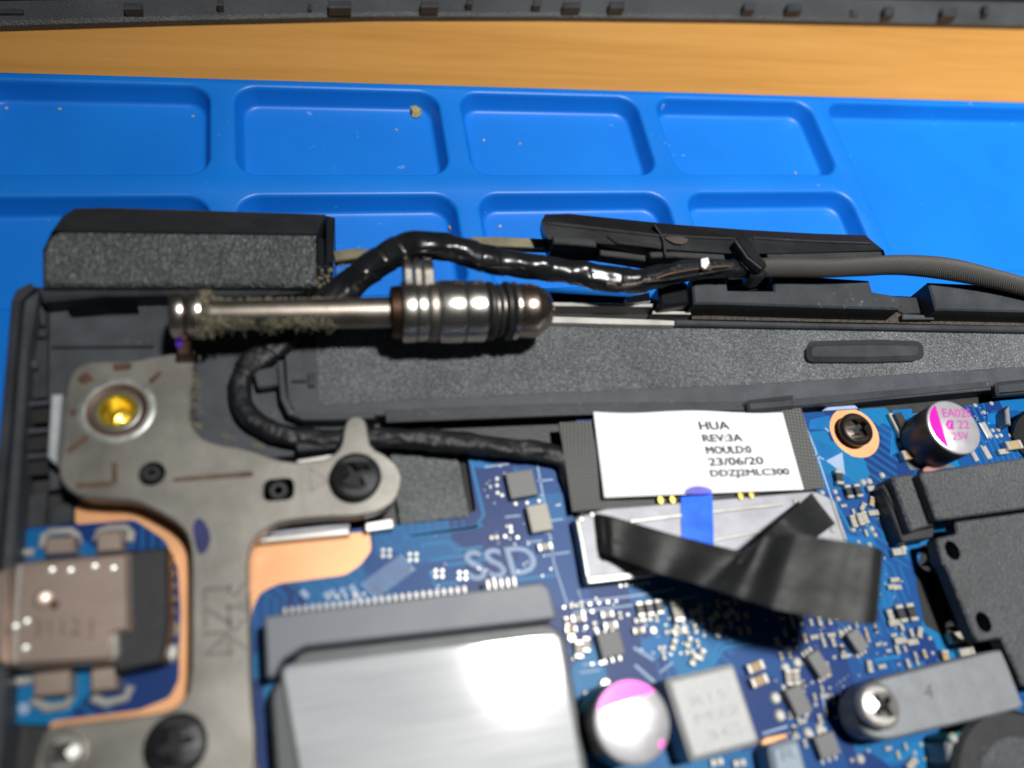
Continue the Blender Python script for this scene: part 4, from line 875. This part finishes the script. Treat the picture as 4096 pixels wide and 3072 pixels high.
hs = thing('heatsink_arm', 'grey metal heatsink arm held by a steel screw, marked with the figure 4', 'heatsink', P(3700, 2800, .02))
arm = obj('arm', prism(chaikin([(3420, 2830), (3440, 2760), (3520, 2712), (3640, 2682), (3998, 2594), (4014, 2606), (4098, 2822), (4096, 2836), (3640, 2940), (3560, 2962), (3480, 2950), (3440, 2900)], 2), 3.4, .9, .2), MT['heat'], hs)
obj('arm_foot', lathe(P(3520, 2827, 0), P(3520, 2827, 1), [(0, 1.5), (1.0, 1.5)], 24), MT['dark'], hs)
text('stamped_mark', '4', [(3692, 2740), (3728, 2732), (3736, 2792), (3700, 2800)], 3.42, plain('stamp_dark', (.11, .115, .12), .5, .4), arm)
obj('end_plate', prism(rnd([(3783, 2968), (4046, 2890), (4400, 2800), (4600, 3400), (3860, 3400)], 12, 3), 2.6, .02, .2), MT['heat'], hs)
dsk = obj('rotor_ring', merge(solid(circ(P(4120, 3190, 3.2), 6.6, 64), 3.2, .02, .4)), MT['dark'], fn)
obj('rotor', merge(solid(circ(P(4120, 3190, 3.4), 4.9, 64), 3.5, 3.0, .5)), MT['fan'], fn)
obj('teal_edge', prism([(3788, 2944), (3992, 2880), (4010, 2892), (3800, 2962)], 2.8, .02), MT['teal'], hs)
obj('pale_edge', prism([(3855, 2938), (4000, 2894), (4002, 2906), (3862, 2950)], 3.0, .02), MT['silk'], hs)
smd('s', 3812, 2952, 0, 1.5, 2.75)

# ================================================================== screws
def screw(px, py, z, r, mat, label, dome=.35, rot=20., shank=3., washer=None):
    c = P(px, py, z); t = thing('screw', label, 'screw', c - Vector((0, 0, shank)), 'screws holding the laptop parts down')
    a0 = math.radians(rot); w_, L, n = r * .15, r * .56, 48
    # phillips recess as a hole in the head's flat top
    ph = []
    for k in range(4):
        a = a0 + k * math.pi / 2; d = Vector((math.cos(a), math.sin(a), 0)); s_ = Vector((-d.y, d.x, 0))
        ph += [c + d * L - s_ * w_ * .75, c + d * L + s_ * w_ * .75, c + (d + s_) * w_ * 1.15]
    head = solid(circ(c, r * .8, n), z, z - .55, 0, [ph])
    head = ([(x, y, zz if zz < z - .1 else zz + dome * (1 - ((x - c.x) ** 2 + (y - c.y) ** 2) / (r * .8) ** 2)) for x, y, zz in head[0]], head[1])
    rim = lathe(c - Vector((0, 0, shank)), c, [(shank, r * .8), (shank - .06, r * .9), (shank - .18, r * .98), (shank - .34, r), (shank - .8, r * .97), (shank - .8, r * .5), (0, r * .45)], n, False)
    h = obj('head', (head[0], head[1]), mat, t)
    obj('rim', rim, mat, t, smooth=True)
    obj('recess', solid(circ(c, r * .62, 20), z - .5, z - .7), MT['black'], t)
    return t
screw(1424, 1901, ZP + .95, 2.05, MT['screwb'], 'black cross head screw in the foot of the hinge bracket', rot=25, shank=3.9)
screw(3433, 1712, 1.3, 1.75, MT['screwd'], 'brown cross head screw on a copper ring beside the capacitor', rot=28, shank=1.25)
obj('copper_ring', solid([P(3418, 1730, .03) + Vector((2.72 * math.cos(a), 2.72 * math.sin(a), 0)) for a in [2 * math.pi * i / 40 for i in range(40)]], .03, 0), MT['copper'], mb)
obj('white_tab', prism(rnd([(3285, 1645), (3310, 1628), (3420, 1620), (3435, 1634)], 6), .25, 0, .05), MT['silk'], mb)
screw(3525, 2822, 4.6, 1.75, MT['steel'], 'shiny steel cross head screw on the grey heatsink arm', rot=30, shank=3.7)
screw(699, 2980, ZP + .7, 2.05, MT['screwb'], 'large black screw at the lower end of the hinge bracket', rot=12, shank=3.6)
screw(248, 3012, ZP + .6, 1.25, MT['steel'], 'small silver screw on the end of the bracket beside the port', rot=40, shank=3.5)

# ================================================================== display cable
dc = thing('display_cable', 'black taped display cable running under the hinge barrel to a shielded plug', 'cable', P(2600, 1900, .02))
low = pxpath([(1330, 1210, 1.6), (1220, 1290, 1.5), (1100, 1385, 1.3), (1005, 1455, 1.2), (962, 1530, 1.15), (968, 1615, 1.15), (1025, 1690, 1.2), (1130, 1738, 1.2), (1300, 1758, 1.2), (1440, 1752, 1.4), (1600, 1752, 1.5), (1800, 1766, 1.4), (2000, 1790, 1.2), (2180, 1812, .9), (2262, 1850, .7), (2290, 1960, .5), (2330, 2060, .45), (2360, 2180, .4)], 22)
rl = [.92] * len(low)
for i in range(len(low)):
    f_ = i / len(low)
    if f_ < .2: rl[i] = 1.2
    if f_ > .62: rl[i] = 1.05 - (f_ - .62) * .7
    if f_ > .82: rl[i] = .95 - (f_ - .82) * 3
obj('taped_lower_run', tube(low, rl, 36, .7, .16, 3, .4), MT['wrap2'], dc, smooth='all')
up_ = pxpath([(1250, 1275, 1.9), (1345, 1190, 2.6), (1420, 1122, 3.4), (1520, 1040, 4.6), (1640, 990, 5.6), (1760, 984, 6.0), (1860, 1008, 5.8), (1960, 1040, 5.2), (2100, 1062, 4.9), (2300, 1090, 4.8), (2450, 1118, 4.8), (2560, 1122, 4.8), (2700, 1090, 4.9), (2820, 1074, 5.0), (2960, 1076, 5.0), (3080, 1072, 5.0)], 26)
ru = [1.5 - .2 * min(i / 240, 1) + .06 * math.sin(i * .08) for i in range(len(up_))]
for i in range(len(up_)):
    f_ = i / len(up_)
    if f_ > .68: ru[i] = 1.3 - (f_ - .68) * 1.2
obj('taped_upper_run', tube(up_, ru, 40, .85, .16, 9, .33), MT['wrap'], dc, smooth='all')
wr = pxpath([(2420, 1135, 5.2), (2520, 1132, 5.35), (2620, 1108, 5.5), (2720, 1082, 5.6), (2840, 1068, 5.7)], 12)
obj('worn_wires', tube(wr, .5, 14, .7, .35, 4), plain('scuffed_copper_black', (.05, .03, .025), .5, .2, .9, 900, .0001, 1500), dc, smooth='all')
for i in range(7):
    dy = R.uniform(-26, 22); z = 5.5 + R.uniform(.0, .5)
    p_ = pxpath([(2560 + R.uniform(0, 90), 1118 + dy * .6, z), (2680 + R.uniform(-20, 20), 1100 + dy, z + .15), (2790, 1080 + dy, z + .1), (2900, 1068 + dy * .7, z), (2965, 1066 + dy * .4, z - .3)], 8)
    obj('wire', tube(p_, .11, 8), MT['rust'] if i in (1, 4) else MT['wrap2'], dc, smooth='all')
obj('torn_tape', prism([(2805, 1036), (2832, 1030), (2838, 1052), (2822, 1076), (2806, 1066)], 6.5, 6.2), MT['white'], dc)
br = pxpath([(3040, 1072, 5.2), (3160, 1070, 5.2), (3300, 1072, 5.2), (3440, 1066, 5.3), (3600, 1060, 5.3), (3760, 1072, 5.2), (3900, 1098, 5.0), (4040, 1132, 4.8), (4200, 1180, 4.5), (4500, 1280, 4)], 12)
rb = [1.02 + .2 * math.exp(-((i - 62) / 14.) ** 2) for i in range(len(br))]
obj('braided_sleeve', tube(br, rb, 32), MT['sleeve'], dc, smooth='all')
obj('sleeve_collar', prism(chaikin([(2998, 1062), (3066, 1046), (3076, 1108), (3006, 1116)], 1), 5.9, 4.2, .2), MT['gloss'], dc)
# cloth wrap and shielded plug
def clothf(u, v):
    q = bil((2236, 1690), (3205, 1632), (3300, 1952), (2290, 2046), u, v)
    return P(q.x, q.y, 1.25 + .12 * math.sin(u * 7 + v * 2) + .1 * math.sin(v * 5))
obj('cloth_wrap', sheet(clothf, 30, 14, .3), MT['cloth'], dc, smooth=True)
sh = obj('plug_shell', prism(rnd([(2300, 2070), (2420, 2032), (3262, 1962), (3326, 1992), (3392, 2172), (2850, 2262), (2348, 2336)], 14, 3), 1.45, .02, .18), MT['shell'], dc)
for a, wd in (([(2520, 2086), (2760, 2056), (3130, 2016)], .34), ([(2770, 2176), (3050, 2124)], .3), ([(2352, 2322), (2480, 2308), (2605, 2290)], .5), ([(2310, 2080), (2330, 2180), (2352, 2310)], .25), ([(3330, 2000), (3385, 2160)], .3)):
    obj('shell_crease', ribbon(a, wd, 1.6, 1.4, .07), MT['solder'], sh)
for x, y in ((2325, 2078), (2368, 2060), (3258, 1982), (3288, 1972), (3305, 2060), (3330, 2120), (3180, 2006)): put('solder_dot', PR['s'], x, y, 1.45, 0, (1.1, 1.1, 1.2), dc)
for x, y in ((2642, 2000), (2690, 1998), (2962, 1984), (3005, 1980)): put('gold_contact', PR['o'], x, y, 1.62, 0, (.8, 1.2, 2), dc)
obj('blue_stripe', prism([(2724, 1988), (2850, 1976), (2856, 2192), (2730, 2210)], 1.615, 1.4), plain('blue_marker', (.01, .11, .70), .28, .35, .3, 300), sh)

# ================================================================== label sticker
ZS = 1.9
SQ = ((2374, 1647), (3130, 1648), (3215, 1958), (2418, 1990))
def sz(px, py): return ZS + .10 * math.sin((px - 2300) * .006) + .05 * math.sin(py * .02)
def stf(u, v):
    q = bil(*SQ, u, v); q.y += 5 * math.sin(u * 9) * (1 - v); return P(q.x, q.y, sz(q.x, q.y))
st = obj('paper_label', sheet(stf, 40, 16, .12), MT['white'], smooth=True); tag(st, 'white printed paper label stuck over the display cable plug', 'label')
szt = lambda x, y: sz(x, y) + .045
for body, q in (('HUA', [(2792, 1686), (2908, 1686), (2918, 1716), (2800, 1718)]), ('REV:3A', [(2806, 1738), (2962, 1736), (2970, 1764), (2814, 1766)]), ('MOULD:0', [(2820, 1786), (2998, 1782), (3006, 1811), (2828, 1815)]),
                ('23/06/20', [(2830, 1832), (3046, 1826), (3054, 1856), (2838, 1862)]), ('DDZJ2MLC300', [(2838, 1880), (3150, 1872), (3160, 1906), (2846, 1914)])):
    text('printed_text', body, q, szt, MT['ink'], st, 0, ((3.2, 0), (1.6, 1.5)))
obj('ink_smudge', prism(chaikin([(2735, 1976), (2748, 1952), (2790, 1942), (2840, 1952), (2856, 1972), (2800, 1976)], 2), ZS + .2, ZS - .1), plain('violet_smudge', (.12, .1, .6), .5, 0, .3, 900), st)

# ================================================================== black pull tape
pt = thing('pull_tape', 'loose black tape strip crossing over the plug and the board', 'tape', P(2600, 2150, 1.5))
def strip(top, bot, zz, wave, th=.1, nu=80):
    """sheet between two px polylines (left to right) with a height profile"""
    def sam(l, u):
        f_ = u * (len(l) - 1); i = min(int(f_), len(l) - 2); t = f_ - i; return Vector(l[i]) * (1 - t) + Vector(l[i + 1]) * t
    def hz(u):
        f_ = u * (len(zz) - 1); i = min(int(f_), len(zz) - 2); t = f_ - i; t = t * t * (3 - 2 * t); return zz[i] * (1 - t) + zz[i + 1] * t
    def f(u, v):
        q = sam(top, u) * (1 - v) + sam(bot, u) * v; return P(q.x, q.y, hz(u) + wave * math.sin(u * 9 + v * 2) + wave * .6 * math.sin(v * 4 + u * 3) + .08 * noise.noise(Vector((u * 7, v * 3, wave * 50))) + .03 * noise.noise(Vector((u * 22, v * 8, 2))))
    return sheet(f, nu, 20, th)
obj('long_strip', strip([(2390, 2056), (2450, 2066), (2700, 2140), (2964, 2206), (3060, 2148), (3200, 2138), (3400, 2168), (3500, 2186), (3534, 2204)], [(2400, 2204), (2452, 2222), (2640, 2294), (2800, 2340), (2960, 2390), (3110, 2438), (3320, 2480), (3470, 2498), (3508, 2496)], [1.9, 3.0, 4.4, 6.0, 7.6, 9.0, 9.8, 10.2, 9.5], .05), MT['tape'], pt, smooth=True)
obj('folded_end', strip([(2376, 2054), (2402, 2056), (2452, 2066)], [(2392, 2200), (2420, 2216), (2452, 2222)], [1.62, 2.6, 3.2], .02, .1, 10), MT['black'], pt, smooth=True)
obj('cross_strip', strip([(3246, 1972), (3120, 2082), (2990, 2204), (2950, 2250)], [(3342, 2094), (3240, 2170), (3150, 2240), (3090, 2300)], [3.4, 5.2, 6.6, 6.8], .06), MT['tape'], pt, smooth=True)

# ================================================================== broken hinge cover bar
cb = thing('clutch_cover', 'broken glossy black plastic hinge bar lying along the cable', 'plastic trim', P(2850, 960, 2.4))
LA = [(2180, 858), (2275, 855), (2700, 898), (2981, 919), (3253, 934), (3462, 941)]
LB = [(2164, 886), (2270, 894), (2640, 938), (2960, 950), (3250, 962), (3490, 968)]
LC = [(2190, 955), (2390, 972), (2700, 1000), (2960, 1016), (3250, 1010), (3534, 1000)]
LD = [(2206, 998), (2390, 1002), (2590, 1034), (2960, 1040), (3250, 1038), (3544, 1030)]
def barloft():
    rows = [PL(LA, 5.0), PL(LB, 6.0), PL(LC, 5.8), PL(LD, 4.4)]
    rows = [[Vector((v.x, v.y, 2.6)) for v in rows[0]]] + rows + [[Vector((v.x, v.y, 2.6)) for v in rows[3]]]
    n = len(LA); vs = [tuple(v) for r_ in rows for v in r_]; m = len(rows)
    fs = [(r_ * n + i, (r_ + 1) * n + i, (r_ + 1) * n + i + 1, r_ * n + i + 1) for r_ in range(m - 1) for i in range(n - 1)]
    fs += [((m - 1) * n + i, i, i + 1, (m - 1) * n + i + 1) for i in range(n - 1)]
    fs += [tuple(r_ * n for r_ in range(m - 1, -1, -1)), tuple(r_ * n + n - 1 for r_ in range(m))]
    return vs, fs
obj('bar', barloft(), MT['gloss'], cb)
for a, z, wd, m in (([(2186, 888), (2400, 914), (2640, 940)], 6.2, .22, 'plas'), ([(2640, 936), (2780, 946), (2935, 952)], 6.2, .22, 'plas'), ([(3012, 948), (3250, 962), (3486, 970)], 6.2, .22, 'plas'), ([(2212, 958), (2300, 964), (2386, 972)], 6.0, .9, 'dark'), ([(2400, 1008), (2500, 1020), (2586, 1032)], 5.0, .7, 'dark'), ([(2600, 1018), (2700, 1016), (2900, 1028)], 5.9, .7, 'dark'), ([(3070, 1026), (3300, 1022), (3530, 1016)], 5.6, .8, 'dark'), ([(2430, 940), (2470, 968), (2630, 986)], 6.1, .25, 'dark')):
    obj('ridge', ribbon(a, wd, z, z - 1.2, .1), MT[m], cb)  # the paler plas strips paint highlights along the bar's edges
obj('crack', ribbon([(2618, 898), (2640, 930), (2656, 962), (2662, 1020)], .2, 6.25, 5.2), MT['black'], cb)
obj('torn_face', prism(chaikin([(2650, 944), (2760, 950), (2740, 978), (2690, 972)], 1), 6.15, 5.2), plain('torn_plastic', (.06, .04, .035), .6, 0, .4, 900), cb)
obj('fin', prism([(2944, 958), (2976, 926), (3070, 1060), (3052, 1074), (3000, 1030)], 7.0, 4.5, .12), MT['gloss'], cb)
obj('fin_highlight', ribbon([(2942, 962), (2990, 1030), (3046, 1074)], .2, 7.02, 6.3), MT['plas'], cb)  # lit edge of the fin, painted as a paler strip

# clutch blocks along the chassis rear
def clutch(px, label, z=4., extra=None):
    o = obj('hinge_cover_block', prism(px, z, .5, .18), MT['plas'], None); tag(o, label, 'plastic trim'); return o
clutch([(2768, 1110), (2905, 1090), (2912, 1160), (3097, 1162), (3092, 1098), (3300, 1108), (3478, 1120), (3492, 1166), (3602, 1190), (3610, 1222), (3600, 1236), (3300, 1228), (2900, 1214), (2776, 1214)], 'grey plastic strip with a square notch in front of the braided cable', 3.6)
clutch([(3714, 1128), (4096, 1144), (4800, 1180), (4800, 1270), (4096, 1246), (3744, 1238)], 'plain grey plastic strip beside the gap where the braided cable rests', 3.6)
o = obj('notch_floor', prism([(2900, 1095), (3105, 1100), (3110, 1175), (2900, 1170)], 1.6, .5), MT['black'], ch)
obj('notch_tab', prism([(2948, 1140), (3030, 1136), (3032, 1158), (2946, 1160)], 2.6, .5, .1), MT['plas2'], ch)
obj('small_latch', prism(rnd([(2634, 1134), (2750, 1120), (2762, 1215), (2640, 1228)], 14), 3.0, .5, .3), MT['gloss'], ch)
obj('latch_foot', prism([(3490, 1168), (3600, 1186), (3720, 1190), (3742, 1250), (3620, 1256), (3480, 1180)], 1.5, .5, .1), MT['dark'], ch)
obj('latch_foot', prism([(3610, 1255), (3740, 1260), (3738, 1276), (3612, 1276)], 1.9, .5, .1), MT['plas2'], ch)
